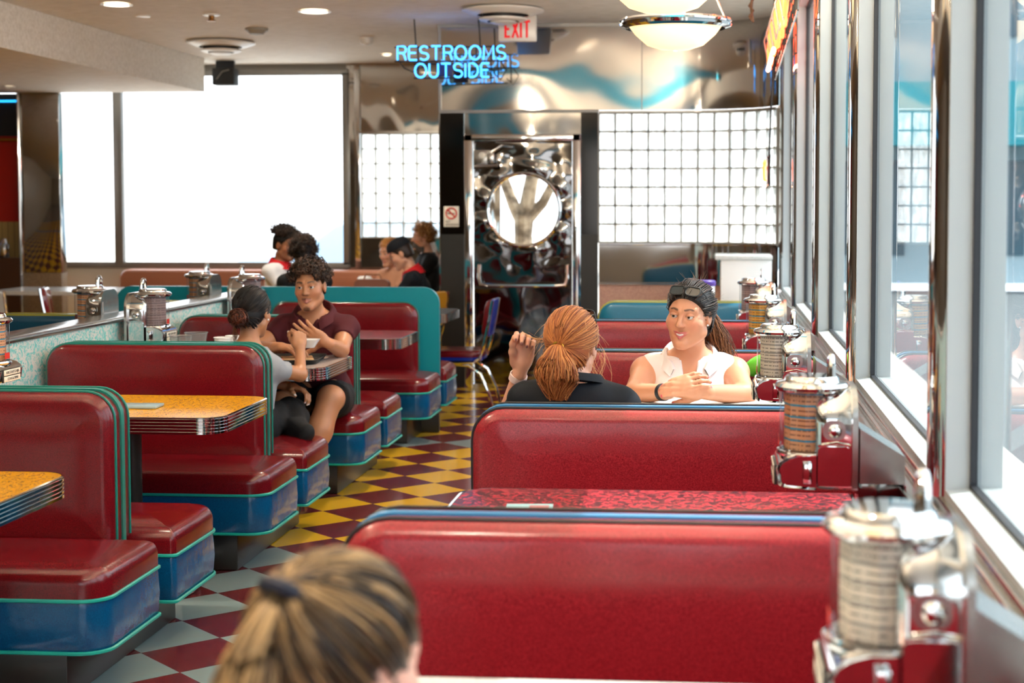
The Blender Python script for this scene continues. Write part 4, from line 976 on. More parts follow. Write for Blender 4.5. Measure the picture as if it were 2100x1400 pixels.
        ls = np.abs(s_el(m, (.031, .0795, .005), (.0158, .0142, .0142))) + np.abs(q[:, 2] - c.get('lid', .0066)) * .8; paint(1.2 - ls / .0026, '#20130e', .85 * (1 if q.shape[0] else 0))
        if c.get('beard'):
            bd = s_rc(m, (.0, .104, -.0500), (.025, .09, -.056), .0062, .0034); paint(-bd / .003 + .8, '#2e1b12', .85); ch = s_el(m, (0, .088, -.108), (.022, .02, .016)); paint(-ch / .004 + .5, '#3a2318', .65)
            jwl = s_rc(m, (.062, .0, -.03), (.02, .07, -.104), .016, .016); paint(-jwl / .008 + .4, '#5a3a2c', .3)
    if c.get('nail'):
        for p in nails: paint(1.6 - np.linalg.norm(vt - p, axis=1) / .0052, c['nail'], 1.0)
    o = npmesh('person', vt, fc, M['skin'], None, col); tag(o, label, 'person', group)
    if c.get('features', True):
        for s_ in (-1, 1):
            bm = bmesh.new(); ct = HC + R @ V3(.031 * s_, .0795, .0045) * hs; g = V3(c.get('gaze', c['face'] + (0,))); g = nrm(g * .6 + R[:, 1] * .6)
            A_ = [0, .09, .18, .2, .45, .5, .8, 1.2, 1.7, 2.3, 3.1]; g1 = nrm(np.cross(g, V3(0, 0, 1))); g2 = np.cross(g1, g); rs = []; r = .0128 * hs
            for a in A_: rs.append([tuple(ct + r * (g * math.cos(a) + (g1 * math.cos(t) + g2 * math.sin(t)) * max(math.sin(a), 1e-3))) for t in [2 * PI * k / 16 for k in range(16)]])
            rings(bm, rs); e = obj('eye', bm, M['eye'], o); me = e.data; ca = me.color_attributes.new('tint', 'FLOAT_COLOR', 'POINT')
            cc = [(.01, .01, .01)] * 3 + [srgb(c.get('iris', '#3a2416'))] * 2 + [(.52, .47, .44)] * 6
            ca.data.foreach_set('color', [x for v in range(len(me.vertices)) for x in (*cc[v // 16], 1)])
        if c.get('smile'):
            bm = bmesh.new(); rs = []
            for z in (-.0615, -.0690): rs.append([tuple(HC + R @ V3(x, .0985 - 17 * x * x, z + 12 * x * x) * hs) for x in np.linspace(-.021, .021, 15)])
            rings(bm, rs, False, False); obj('teeth', bm, M['white_plastic'], o)
    ctx = dict(HC=HC, R=R, hs=hs, T=T, N=N, Ar=Ar, Lg=Lg, sh=sh, nb=nb, pel=pel, spine=spine, fwd=fwd, rt=rt, c=c, o=o)
    return o, ctx
def garment(ctx, name, prims, infl, mat, cuts=(), subs=(), h=.007, fold=.004, fs=22, k2=.03):
    """prims: list of (prim, cut or None); cuts remove the positive side of (point, normal); subs are prims carved out"""
    pts = []
    for q, _ in prims:
        if q[0] == 'rc': pts += [np.asarray(q[1]) - q[3], np.asarray(q[1]) + q[3], np.asarray(q[2]) - q[4], np.asarray(q[2]) + q[4]]
        else: m = max(q[2]); pts += [np.asarray(q[1]) - m, np.asarray(q[1]) + m]
    pts = np.array(pts); lo = pts.min(0) - .05; hi = pts.max(0) + .05; ph = RNG.random(6) * 6
    def fn(P):
        d = None
        for q, ct in prims:
            e = (s_rc(P, *q[1:5]) if q[0] == 'rc' else s_el(P, *q[1:4])) - infl
            if ct is not None: e = np.maximum(e, (P - np.asarray(ct[0], f32)) @ np.asarray(ct[1], f32))
            d = e if d is None else smin(d, e, max(q[-1], k2))
        x, y, z = P[:, 0], P[:, 1], P[:, 2]
        d = d - fold * (np.sin(x * fs + z * fs * .7 + ph[0] + 2 * np.sin(y * fs * .5)) * np.sin(z * fs * .9 + y * fs * .6 + ph[1]) + .5 * np.sin((x - z + y) * fs * 2.1 + ph[2]))
        for p, n in cuts: d = np.maximum(d, (P - np.asarray(p, f32)) @ np.asarray(n, f32))
        for q in subs: d = np.maximum(d, -(s_rc(P, *q[1:5]) if q[0] == 'rc' else s_el(P, *q[1:4])))
        return d
    vt, fc = polygonise(fn, [axis_pts(lo[e], hi[e], [], h, h) for e in range(3)], slack=2)
    return npmesh(name, vt, fc, mat, ctx['o'])
def sleeve(ctx, i, t, infl_cut=True):
    a, b = ctx['Ar'][i][0][1], ctx['Ar'][i][0][2]; d = nrm(b - a); q = list(ctx['Ar'][i][0]); q[2] = a + (b - a) * min(1, t + .2); q[4] = q[3] + (q[4] - q[3]) * min(1, t + .2)
    return (tuple(q), (a + (b - a) * t, d))
def hair_cap(ctx, col, infl=.012, plane=(0, .785, -.62, .0147), nape=-.075, h=.004, bump=0.0, name='hair', extra=None):
    HC, R, hs = ctx['HC'], ctx['R'], ctx['hs']; RT = (R / hs).astype(f32); ph = RNG.random(3) * 6
    def fn(P):
        q = (P - HC.astype(f32)) @ RT; d = s_el(q, (0, -.012, .035), (.075 + infl, .096 + infl, .083 + infl)); d = smin(d, s_el(q, (0, -.045, -.03), (.058 + infl, .055 + infl, .06)), .03)
        if bump: d = d - bump * (np.sin(q[:, 0] * 90 + ph[0] + 2 * np.sin(q[:, 2] * 60)) * np.sin(q[:, 1] * 85 + ph[1]) * np.sin(q[:, 2] * 95 + ph[2]))
        if extra is not None: d = extra(q, d)
        d = smax(d, q @ np.asarray(plane[:3], f32) - plane[3], .012); d = smax(d, -(q[:, 2] - nape), .01)
        d = np.maximum(d, -s_el(np.concatenate([np.abs(q[:, :1]), q[:, 1:]], 1), (.08, -.004, -.008), (.02, .022, .032)))
        return d * hs
    lo, hi = HC - .17 * hs, HC + .17 * hs
    vt, fc = polygonise(fn, [axis_pts(lo[e], hi[e], [], h, h) for e in range(3)], slack=2)
    c1 = np.array(srgb(col)); cc = np.tile(c1, (len(vt), 1)) * (0.85 + .3 * RNG.random((len(vt), 1))); return npmesh(name, vt, fc, M['hair'], ctx['o'], cc)
def strands(ctx_or_parent, name, paths, r, cols, taper=True, sides=4):
    """paths: list of (n,3) arrays in world space"""
    V, Fc, C = [], [], []; base = 0
    for p, cc in zip(paths, cols):
        p = np.asarray(p); n = len(p); t = np.gradient(p, axis=0); t /= np.linalg.norm(t, axis=1)[:, None] + 1e-9
        ref = np.where(np.abs(t[:, 2:3]) < .9, np.array([[0, 0, 1.0]]), np.array([[1.0, 0, 0]])); u = np.cross(t, ref); u /= np.linalg.norm(u, axis=1)[:, None] + 1e-9; w = np.cross(t, u)
        rad = r * (np.linspace(1, .35, n) if taper else np.ones(n)); a = np.arange(sides) * 2 * PI / sides
        ring = p[:, None, :] + rad[:, None, None] * (np.cos(a)[None, :, None] * u[:, None, :] + np.sin(a)[None, :, None] * w[:, None, :])
        V.append(ring.reshape(-1, 3)); i = np.arange(n - 1)[:, None] * sides; k = np.arange(sides)[None, :]; k2 = (k + 1) % sides
        Fc.append(np.stack([i + k, i + k2, i + sides + k2, i + sides + k], -1).reshape(-1, 4) + base); base += n * sides
        C.append(np.tile(np.asarray(cc), (n * sides, 1)))
    par = ctx_or_parent['o'] if isinstance(ctx_or_parent, dict) else ctx_or_parent
    return npmesh(name, np.concatenate(V), np.concatenate(Fc), M['hair'], par, np.concatenate(C))
def hcols(n, a, b, pw=1.0):
    A, B_ = np.array(srgb(a)), np.array(srgb(b)); return [A + (B_ - A) * (RNG.random() ** pw) for _ in range(n)]
def scalp_paths(ctx, T, n, rad=.014, jit=.006, wave=.0, plane=(0, .785, -.62, .0147), low=-.07, steps=12, end=1.0):
    """strands that lie on the head from hairline and crown back to the tie point T (head space)"""
    HC, R, hs = ctx['HC'], ctx['R'], ctx['hs']; out = []; c0 = np.array([0, -.012, .035]); ax_ = np.array([.075, .096, .083])
    Tn = nrm((np.array(T) - c0) / ax_)
    while len(out) < n:
        v = nrm(RNG.normal(size=3)); p = c0 + v * ax_
        if p @ np.array(plane[:3]) > plane[3] + .006 or p[2] < low: continue
        dt = float(np.dot(v, Tn)); om = math.acos(max(-1, min(1, dt)))
        if om < .12: continue
        ss = np.linspace(0, end, steps); P = []; e = rad + jit * RNG.random(); ph = RNG.random() * 6
        for s in ss:
            q = (math.sin((1 - s) * om) * v + math.sin(s * om) * Tn) / math.sin(om); rr_ = 1 + 0 * s
            k = e * (0.55 + .45 * min(1, s * 4)) + wave * math.sin(s * 9 + ph) * (1 - s)
            P.append(c0 + q * (ax_ + k) * rr_)
        out.append(HC + (np.array(P) * hs) @ R.T)
    return out
def nape_paths(ctx, T, n, out=.006):
    HC, R, hs = ctx['HC'], ctx['R'], ctx['hs']; res = []
    for _ in range(n):
        a = (RNG.random() * 2 - 1) * 1.35; z = -.085 + .05 * RNG.random(); k = math.sqrt(max(.05, 1 - ((z + .03) / .062) ** 2)) ** .5
        p = np.array([.070 * math.sin(a) * k, -.045 - .066 * math.cos(a) * k, z]); s = np.linspace(0, 1, 10)[:, None]; nrm_ = nrm(p - np.array([0, -.03, p[2]]))
        P = p + (np.array(T) - p) * s + nrm_ * (.003 + out * RNG.random() + .020 * np.sin(s * PI)); res.append(HC + (P * hs) @ R.T)
    return res
def curls(ctx, n, a, b, r=.0045, R0=.013, turns=1.8, ln=.035, cond=None, base=.012, droop=.35, name='curly_hair'):
    HC, R, hs = ctx['HC'], ctx['R'], ctx['hs']; out = []; c0 = np.array([0, -.012, .035]); ax_ = np.array([.075, .096, .083])
    while len(out) < n:
        v = nrm(RNG.normal(size=3)); p = c0 + v * ax_
        if not cond(p, v): continue
        d = nrm(v + np.array([0, 0, -droop]) + RNG.normal(size=3) * .35); u = nrm(np.cross(d, RNG.normal(size=3))); w = np.cross(d, u); ph = RNG.random() * 6; L = ln * (.6 + .7 * RNG.random()); q = R0 * (.7 + .6 * RNG.random())
        s = np.linspace(0, 1, 18); P = (c0 + v * (ax_ + base * RNG.random()))[None] + d[None] * (s * L)[:, None] + q * (np.cos(ph + s * turns * 2 * PI)[:, None] * u + np.sin(ph + s * turns * 2 * PI)[:, None] * w) * (np.minimum(1, s * 4))[:, None]
        out.append(HC + (P * hs) @ R.T)
    return strands(ctx, name, out, r * hs, hcols(n, a, b, 1.6), True, 5)
# ------------------------------------------------------------------ the red-haired woman, seen from behind
def shirt(ctx, mat, infl=.010, sl=.62, neck=.030, hem=-.02, fold=.003, sleeves=True, h=.007, name='shirt', vee=0):
    pr = [(q, None) for q in (ctx['T'] if sleeves else [q for q in ctx['T'] if q[0] == 'el'])]
    if sleeves: pr += [sleeve(ctx, 0, sl), sleeve(ctx, 1, sl)]
    else:
        for i in (0, 1):
            v = ctx['sh'][i] - ctx['nb']; e = ctx['nb'] + v * .84 - ctx['spine'] * .012; pr.append((('rc', ctx['nb'] - ctx['spine'] * .03, e, .066, .066, .03), (e + nrm(v) * .018, nrm(v))))
            for z in (.62, .48, .36): pr.append((('rc', ctx['pel'] + (ctx['nb'] - ctx['pel']) * z, ctx['pel'] + (ctx['nb'] - ctx['pel']) * z + nrm(v) * .10, .11, .07, .05), (ctx['pel'] + (ctx['nb'] - ctx['pel']) * z + nrm(v) * .155, nrm(v))))
    nb, sp = ctx['nb'], ctx['spine']; n0 = ctx['N'][0]
    cuts = [(ctx['pel'] + sp * hem, -sp), (nb + sp * .02, sp)]
    return garment(ctx, name, pr, infl, mat, cuts, [('rc', nb - sp * .045 + ctx['fwd'] * .015, n0[2], n0[3] * .92, n0[4] + neck)] + ([('rc', nb - sp * (.05 + vee) + ctx['fwd'] * .15, nb + ctx['fwd'] * .10 + sp * .02, .004, .040, .01)] if vee else []), h, fold)
def collar(ctx, mat, r=.074, th=.004, hgt=.045, gap=.5, lean=.02, drop=.0, name='collar'):
    """folded polo collar: an open ring around the neck"""
    nb, sp, fw, rt = ctx['nb'], ctx['spine'], ctx['fwd'], ctx['rt']; bm = bmesh.new(); outer = []
    N_ = 30; prof = [(0.0, -.01), (.0, .5), (.006, .95), (.014, 1.0), (.024, .85), (.034, .35), (.030, .30), (.018, .7), (.008, .6)]
    for k in range(N_ + 1):
        a = gap + (2 * PI - 2 * gap) * k / N_; dirn = fw * math.cos(a) + rt * math.sin(a); fr = .5 + .5 * math.cos(a)
        c0 = nb + dirn * r * (1 + .10 * abs(math.sin(a))) + sp * (.030 - .040 * fr - drop * fr) + fw * lean * fr
        s_ = min(1, min(k, N_ - k) / 2 + .35); ext = 1 + .7 * fr ** 2
        outer.append([tuple(c0 + dirn * (u * ext) + sp * (v * hgt * s_ - (u > .02) * .02 * fr)) for u, v in prof])
    rings(bm, outer, True, True); return obj(name, bm, mat, ctx['o'])
M['navy_cloth'] = cloth('navy_cloth', '#0a0e16', .2); M['maroon_cloth'] = cloth('maroon_pique', '#431019', .25); M['blouse'] = cloth('white_pink_blouse', '#efe2df', .12, .6)
M['grey_cloth'] = cloth('heather_grey_cloth', '#8c8e93', .2); M['black_cloth'] = cloth('black_cloth', '#101114', .35); M['white_cloth'] = cloth('white_cloth', '#c9c9cc', .2); M['red_cloth'] = cloth('red_neckerchief', '#b0141c', .3)
M['pink_band'] = plain('pink_silicone', '#e6c9c2', .45); M['dark_lens'] = plain('dark_lens', '#2a2624', .06, .0, Specular_IOR_Level=.8); M['gold'] = plain('gold', '#b98a35', .25, 1.0)
o, X = person('red-haired woman in a navy shirt seen from behind, raising one hand to her hair', dict(
    head=(-.484, 5.32, 1.090), face=(.22, 1), pitch=4, neck=(-.478, 5.275, .955), pelvis=(-.475, 5.30, .50), bodyface=(0, 1), sh=[(-.632, 5.275, .905), (-.315, 5.285, .888)],
    el=[(-.742, 5.50, .80), (-.25, 5.52, .70)], wr=[(-.678, 5.42, .985), (-.36, 5.72, .80)], w=.98, aw=.86,
    hands=[dict(wr=(-.675, 5.415, .995), d=(.16, -.02, 1), n=(.12, -1, .05), curls=[(.55, 1.15, .6), (.65, 1.2, .7), (.75, 1.2, .7), (.7, 1.1, .6)], thumb=(.95, .30, .45), tcurl=.45, flip=-1, s=1.0),
           dict(wr=(-.365, 5.725, .80), d=(-.5, 1, -.05), n=(0, -.1, -1), curls=(.3, .4, .3), flip=1)],
    hip=[(-.56, 5.34, .50), (-.39, 5.34, .50)], knee=[(-.56, 5.72, .47), (-.37, 5.72, .47)], ankle=[(-.56, 5.70, .10), (-.37, 5.70, .10)], toe=[(-.56, 5.82, .035), (-.37, 5.82, .035)],
    skin='#d49a7f', nail='#4a0a18', features=True, brow='#7a4426', hf=.0035))
shirt(X, M['navy_cloth'], .012, .55, .014); collar(X, M['navy_cloth'], .070, hgt=.034, gap=.7)
pc_ = [q for q in X['Lg'][0][:3] + X['Lg'][1][:3]] + [X['T'][0]]; garment(X, 'trousers', [(q, None) for q in pc_], .012, M['black_cloth'], [], [], .010, .003)
hair_cap(X, '#8a4820', .011, nape=-.078, plane=(0, .80, -.60, .019))
T1_ = np.array([-.012, -.112, .0])
n_ = 1300; sp_ = scalp_paths(X, T1_, n_, .0125, .0065, .002, plane=(0, .80, -.60, .019), low=-.10); 
hc1 = hcols(n_ + 260, '#743618', '#cc8448', 1.1); strands(X, 'hair_strands', sp_ + nape_paths(X, T1_, 260), .0019, hc1)
def tail(ctx, T, n, L, spread, sway, a, b, r=.0022, wave=.006, name='ponytail', drop=(0, -.25, -1), flare=.35, pw=1.2):
    HC, R, hs = ctx['HC'], ctx['R'], ctx['hs']; out = []
    for _ in range(n):
        ang = RNG.random() * 2 * PI; q = math.sqrt(RNG.random()); ox, oy = q * math.cos(ang), q * math.sin(ang); ln = L * (.78 + .25 * RNG.random()); ph = RNG.random() * 6
        s = np.linspace(0, 1, 16); bul = np.sin(np.minimum(1, s * 1.25) * PI * .62) * (1 - flare * np.maximum(0, s - .7) / .3 * .8)
        back = .045 * np.sin(np.minimum(1, s * 3) * PI / 2)
        P = np.stack([T[0] + sway[0] * s * s + ox * spread * bul + wave * np.sin(s * 9 + ph) * s, T[1] - back - sway[1] * s + oy * spread * .7 * bul + wave * np.cos(s * 8 + ph) * s, T[2] + .012 * np.sin(np.minimum(1, s * 4) * PI) - ln * s ** 1.15], 1)
        out.append(HC + (P * hs) @ R.T)
    return strands(ctx, name, out, r, hcols(n, a, b, pw))
pt = tail(X, T1_, 1100, .178, .072, (.01, -.02), '#783818', '#d08c50', .0019, .009, flare=.75)
bm = bmesh.new(); cT = X['HC'] + X['R'] @ (T1_ + np.array([0, -.006, -.003])); ring_ = [tuple(cT + .016 * (X['R'][:, 0] * math.cos(a) + X['R'][:, 2] * math.sin(a))) for a in [2 * PI * k / 20 for k in range(20)]]
tube(bm, ring_, .0055, 8, True); obj('hair_tie', bm, M['gold'], o)
fly = []                                                            # loose strands around the head
for _ in range(60):
    a = RNG.random() * 2 * PI; p0 = X['HC'] + X['R'] @ np.array([.088 * math.cos(a), -.02 + .03 * RNG.normal(), .03 + .09 * math.sin(a)]); d = X['R'] @ np.array([math.cos(a) * .5, -.2, -.6 + .4 * math.sin(a)]) + RNG.normal(size=3) * .4
    s = np.linspace(0, 1, 8)[:, None]; fly.append(p0 + d * s * .055 + np.array([0, 0, -.03]) * s * s)
h0 = np.array([-.655, 5.36, 1.125]); tip = X['HC'] + X['R'] @ np.array([-.085, .02, .02])
for k in range(14):
    s = np.linspace(0, 1, 10)[:, None]; fly.append(tip + RNG.normal(size=3) * .006 + (h0 - tip + RNG.normal(size=3) * .004) * s + np.array([0, 0, -.012]) * np.sin(s * PI))
for k in range(26):
    p0 = X['HC'] + X['R'] @ np.array([.08 * (1 if k % 3 else -1), .02, -.02]); s = np.linspace(0, 1, 10)[:, None]; fly.append(p0 + RNG.normal(size=3) * .008 + np.array([.02 * (1 if k % 3 else -1), -.03, -.17]) * s * (.7 + .5 * RNG.random()) + np.array([.02, 0, 0]) * np.sin(s * 4 + k))
strands(X, 'loose_hair', fly, .0007, hcols(len(fly), '#b8743c', '#f0c088'))
def shades(ctx, z0, y0, tilt, w=.064, mat=None):
    """sunglasses pushed up on the hair"""
    HC, R = ctx['HC'], ctx['R']; t = math.radians(tilt); ry = np.array([0, math.cos(t), math.sin(t)]); rz = np.array([0, -math.sin(t), math.cos(t)])
    def pl(u, wv, v): return tuple(HC + R @ (np.array([u, 0, 0]) + np.array([0, y0, z0]) + rz * v + ry * (wv - 1.6 * u * u)))
    bm = bmesh.new()
    for s_ in (-1, 1):
        ol = [pl(s_ * .034 + x, .004, y) for x, y in rr(-.030, .030, -.021, .021, (.018, .018, .010, .010), 5)]; tube(bm, ol, .0026, 6, True)
        tube(bm, [pl(s_ * .064, .003, .012), pl(s_ * .078, -.03, .010), pl(s_ * .085, -.09, .004), pl(s_ * .086, -.125, -.012)], .0022, 6)
    tube(bm, [pl(-.008, .006, .010), pl(.008, .006, .010)], .003, 6); tube(bm, [pl(-.008, .006, .016), pl(.008, .006, .016)], .002, 6)
    f = obj('sunglasses', bm, M['matte_black'], ctx['o']); 
    for s_ in (-1, 1):
        bm = bmesh.new(); bm.faces.new([bm.verts.new(pl(s_ * .034 + x, .003, y)) for x, y in rr(-.029, .029, -.020, .020, (.017, .017, .009, .009), 5)]); obj('lens', bm, M['dark_lens'], f)
shades(X, .112, .045, 62)
def band(ctx, name, a, b, t, r, wd, mat, th=.004):
    a, b = V3(a), V3(b); d = nrm(b - a); c0 = a + (b - a) * t; u = nrm(np.cross(d, V3(.3, .2, 1))); w = np.cross(d, u); bm = bmesh.new(); rs = []
    for k in range(24):
        g = 2 * PI * k / 24; n = u * math.cos(g) + w * math.sin(g); rs.append([tuple(c0 + n * (r + q) + d * e) for q, e in ((0, -wd), (th, -wd * .9), (th, wd * .9), (0, wd))])
    rs.append(rs[0]); rings(bm, rs, True, False); bmesh.ops.remove_doubles(bm, verts=bm.verts, dist=1e-6); return obj(name, bm, mat, ctx['o'])
band(X, 'watch_band', X['c']['el'][0], X['c']['wr'][0], .90, .0275, .013, M['pink_band'])
# ------------------------------------------------------------------ woman in the white blouse
o, X = person('smiling woman in a white sleeveless blouse with sunglasses on her dark hair', dict(
    head=(-.105, 6.485, 1.112), face=(-.36, -1), pitch=2, roll=-4, hs=1.07, neck=(-.105, 6.57, .928), pelvis=(-.10, 6.62, .50), bodyface=(0, -1), sh=[(.077, 6.565, .868), (-.288, 6.565, .868)],
    el=[(.118, 6.36, .80), (-.322, 6.36, .80)], wr=[(-.035, 6.17, .832), (-.185, 6.17, .832)], w=1.12, aw=1.14, bust=True, nw=1.05, smile=True, fw=1.10, jaw=.98,
    hands=[dict(wr=(-.045, 6.165, .835), d=(-1, -.30, .22), n=(.0, .9, -.45), curls=[(.35, .45, .3)] * 4, thumb=(.8, .4, .5), flip=1, s=.95),
           dict(wr=(-.175, 6.165, .842), d=(.95, -.22, .42), n=(-.1, .8, -.5), curls=[(.3, .6, .4)] * 4, thumb=(.8, .4, .4), flip=-1, s=.95)],
    hip=[(-.01, 6.50, .50), (-.19, 6.50, .50)], knee=[(0, 6.10, .48), (-.2, 6.10, .48)], ankle=[(0, 6.12, .10), (-.2, 6.12, .10)], toe=[(0, 6.0, .035), (-.2, 6.0, .035)],
    skin='#c98c6c', lip='#b4525a', brow='#2b1a14', nail='#d01c50', iris='#33200f', gaze=(-.55, -1, -.05)))
shirt(X, M['blouse'], .012, .3, .012, fold=.0035, h=.005, sleeves=False, name='blouse', vee=.10)
collar(X, M['blouse'], .082, hgt=.040, gap=.62, lean=.03, drop=.03)
garment(X, 'trousers', [(q, None) for q in X['Lg'][0][:3] + X['Lg'][1][:3] + [X['T'][0]]], .012, M['navy_cloth'], [], [], .010, .003)
hair_cap(X, '#1c120e', .010, nape=-.055)
T2_ = np.array([.0, -.105, .045]); n_ = 900
strands(X, 'hair_strands', scalp_paths(X, T2_, n_, .014, .010, .004) + nape_paths(X, T2_, 160), .0019, hcols(n_ + 160, '#170e0a', '#4a342a', 2.0))
tail(X, T2_, 520, .25, .062, (-.10, .02), '#3a2014', '#a0663e', .0019, .012, pw=1.3)
fz = []
for _ in range(50):
    a = RNG.random() * PI; p0 = X['HC'] + X['R'] @ np.array([.08 * math.cos(a), -.03, .045 + .085 * math.sin(a)]); d = X['R'] @ np.array([math.cos(a), -.3, math.sin(a)]) + RNG.normal(size=3) * .6; s = np.linspace(0, 1, 7)[:, None]; fz.append(p0 + d * s * .03)
strands(X, 'loose_hair', fz, .0006, hcols(len(fz), '#5a4030', '#b09070'))
shades(X, .107, .072, 40)
for s_ in (-1, 1):
    bm = bmesh.new(); bmesh.ops.create_uvsphere(bm, u_segments=10, v_segments=8, radius=.0045, matrix=Matrix.Translation(Vector(X['HC'] + X['R'] @ np.array([.082 * s_, .004, -.033])))); obj('earring', bm, M['white_plastic'], o)
band(X, 'watch_band', X['c']['el'][1], X['c']['wr'][1], .86, .031, .011, M['gasket'])
# ------------------------------------------------------------------ curly-haired man
o, X = person('curly-haired man in a maroon polo shirt gesturing with one hand', dict(
    head=(-2.165, 8.28, 1.128), face=(-.02, -1), pitch=3, roll=3, neck=(-2.165, 8.36, .965), pelvis=(-2.16, 8.47, .50), bodyface=(0, -1), sh=[(-1.992, 8.37, .90), (-2.335, 8.37, .90)],
    el=[(-1.975, 8.17, .80), (-2.44, 8.20, .80)], wr=[(-1.995, 7.99, .85), (-2.27, 7.98, .825)], w=1.06, aw=1.06, lw=1.08, jaw=1.12, beard=True, open=.6,
    hands=[dict(wr=(-2.0, 7.975, .855), d=(-.80, -.30, .48), n=(-.25, .75, .35), curls=[(.1, .2, .1), (.22, .25, .15), (.36, .3, .2), (.5, .35, .2)], thumb=(.35, .95, .0), tcurl=.15, flip=1, s=1.06),
           dict(wr=(-2.26, 7.975, .828), d=(.9, -.4, .0), n=(0, .1, -1), curls=[(.3, .4, .3)] * 4, flip=1, s=1.04)],
    hip=[(-2.05, 8.34, .51), (-2.26, 8.34, .51)], knee=[(-1.985, 7.98, .565), (-2.25, 7.95, .53)], ankle=[(-2.10, 7.74, .11), (-2.21, 7.82, .11)], toe=[(-2.10, 7.63, .04), (-2.21, 7.71, .04)],
    skin='#b37c5a', lip='#a0605a', brow='#1d120d', iris='#24160d', blush='#b8765e'))
shirt(X, M['maroon_cloth'], .009, .52, .020, fold=.004, name='polo_shirt', hem=-.06, vee=.035); collar(X, M['maroon_cloth'], .080, hgt=.040, gap=.5, lean=.02, drop=.015)
garment(X, 'shorts', [(('rc', q[1], np.asarray(q[1]) + (np.asarray(q[2]) - np.asarray(q[1])) * .92, .092, .082, .05), (np.asarray(q[1]) + (np.asarray(q[2]) - np.asarray(q[1])) * .74, nrm(np.asarray(q[2]) - np.asarray(q[1])))) for q in (X['Lg'][0][0], X['Lg'][1][0])] + [(X['T'][0], None)], .014, M['black_cloth'], [], [], .009, .004)
for i in (0, 1):
    garment(X, 'shoe', [(X['Lg'][i][3], None)], .012, M['black_cloth'], [], [], .008, 0)
bm = bmesh.new()
p0 = X['nb'] + X['fwd'] * .095 - X['spine'] * .085; bmesh.ops.create_uvsphere(bm, u_segments=10, v_segments=8, radius=.0065, matrix=Matrix.Translation(Vector(p0 + X['fwd'] * .018))); obj('shirt_button', bm, M['white_plastic'], o)
hair_cap(X, '#15100d', .012, plane=(0, .80, -.60, .006), nape=-.05, bump=.004)
curls(X, 560, '#100b08', '#5c4030', .0042, .012, 1.9, .040, lambda p, v: p[2] > .045 and p[1] * .80 - p[2] * .6 < .012, .016, .25)
# ------------------------------------------------------------------ dark-haired woman with a bun
o, X = person('woman with a dark hair bun and grey shirt sitting with her back to the camera', dict(
    head=(-2.225, 7.42, 1.05), face=(.16, 1), pitch=6, hs=.98, neck=(-2.235, 7.385, .872), pelvis=(-2.27, 7.36, .48), bodyface=(0, 1), sh=[(-2.40, 7.385, .785), (-2.125, 7.395, .78)],
    el=[(-2.37, 7.62, .70), (-2.03, 7.55, .735)], wr=[(-2.14, 7.72, .66), (-2.05, 7.64, .845)], w=.84, aw=.84, nw=.9,
    hands=[dict(wr=(-2.13, 7.715, .655), d=(1, -.25, -.18), n=(0, -.3, -1), curls=[(.5, .7, .4)] * 4, flip=-1, s=.92),
           dict(wr=(-2.052, 7.637, .850), d=(-.12, .35, 1), n=(-.6, .8, -.2), curls=[(1.1, 1.3, .8)] * 4, thumb=(.9, .3, .5), tcurl=.5, flip=1, s=.92)],
    hip=[(-2.36, 7.36, .50), (-2.19, 7.38, .50)], knee=[(-2.40, 7.74, .52), (-2.13, 7.72, .52)], ankle=[(-2.42, 7.64, .12), (-2.02, 7.46, .475)], toe=[(-2.42, 7.74, .04), (-1.965, 7.40, .465)],
    skin='#aa7552', brow='#140c08', nail='#e8dfe4', hf=.004))
shirt(X, M['grey_cloth'], .012, .5, .010, fold=.003, name='shirt')
garment(X, 'trousers', [(q, None) for q in X['Lg'][0][:3] + X['Lg'][1] + [X['T'][0]]], .016, M['black_cloth'], [], [], .009, .006)
hair_cap(X, '#0c0807', .010, nape=-.06)
T3_ = np.array([-.012, -.10, -.02]); n_ = 420
strands(X, 'hair_strands', scalp_paths(X, T3_, n_, .012, .004, .0) + nape_paths(X, T3_, 160, .003), .0022, hcols(n_ + 160, '#070505', '#2a1f1c', 2))
bn = []
for _ in range(240):
    c0 = T3_ + np.array([0, -.030, -.012]); v = nrm(RNG.normal(size=3)); u = nrm(np.cross(v, RNG.normal(size=3))); s = np.linspace(0, 1, 14) * (2.5 + 2 * RNG.random()); rad = .026 + .016 * RNG.random()
    P = c0 + v * .008 * RNG.normal() + rad * (np.cos(s)[:, None] * u * 1.15 + np.sin(s)[:, None] * np.cross(v, u)); P[:, 1] -= .0; bn.append(X['HC'] + (P * X['hs']) @ X['R'].T)
strands(X, 'hair_bun', bn, .0030, hcols(len(bn), '#170b07', '#6a3420', 1.3))
lk_ = []
for k in range(26):
    s = np.linspace(0, 1, 12)[:, None]; p0 = X['HC'] + X['R'] @ np.array([-.078, -.005, -.01]); lk_.append(p0 + RNG.normal(size=3) * .004 + np.array([-.004, -.02, -.13]) * s * (.8 + .3 * RNG.random()) + np.array([.006, 0, 0]) * np.sin(s * 7 + k * .3))
strands(X, 'side_lock', lk_, .0014, hcols(len(lk_), '#3a1c0e', '#a86a3c'))
bm = bmesh.new(); bmesh.ops.create_uvsphere(bm, u_segments=10, v_segments=8, radius=.005, matrix=Matrix.Translation(Vector(X['HC'] + X['R'] @ np.array([.082, .004, -.036])))); obj('earring', bm, M['white_plastic'], o)
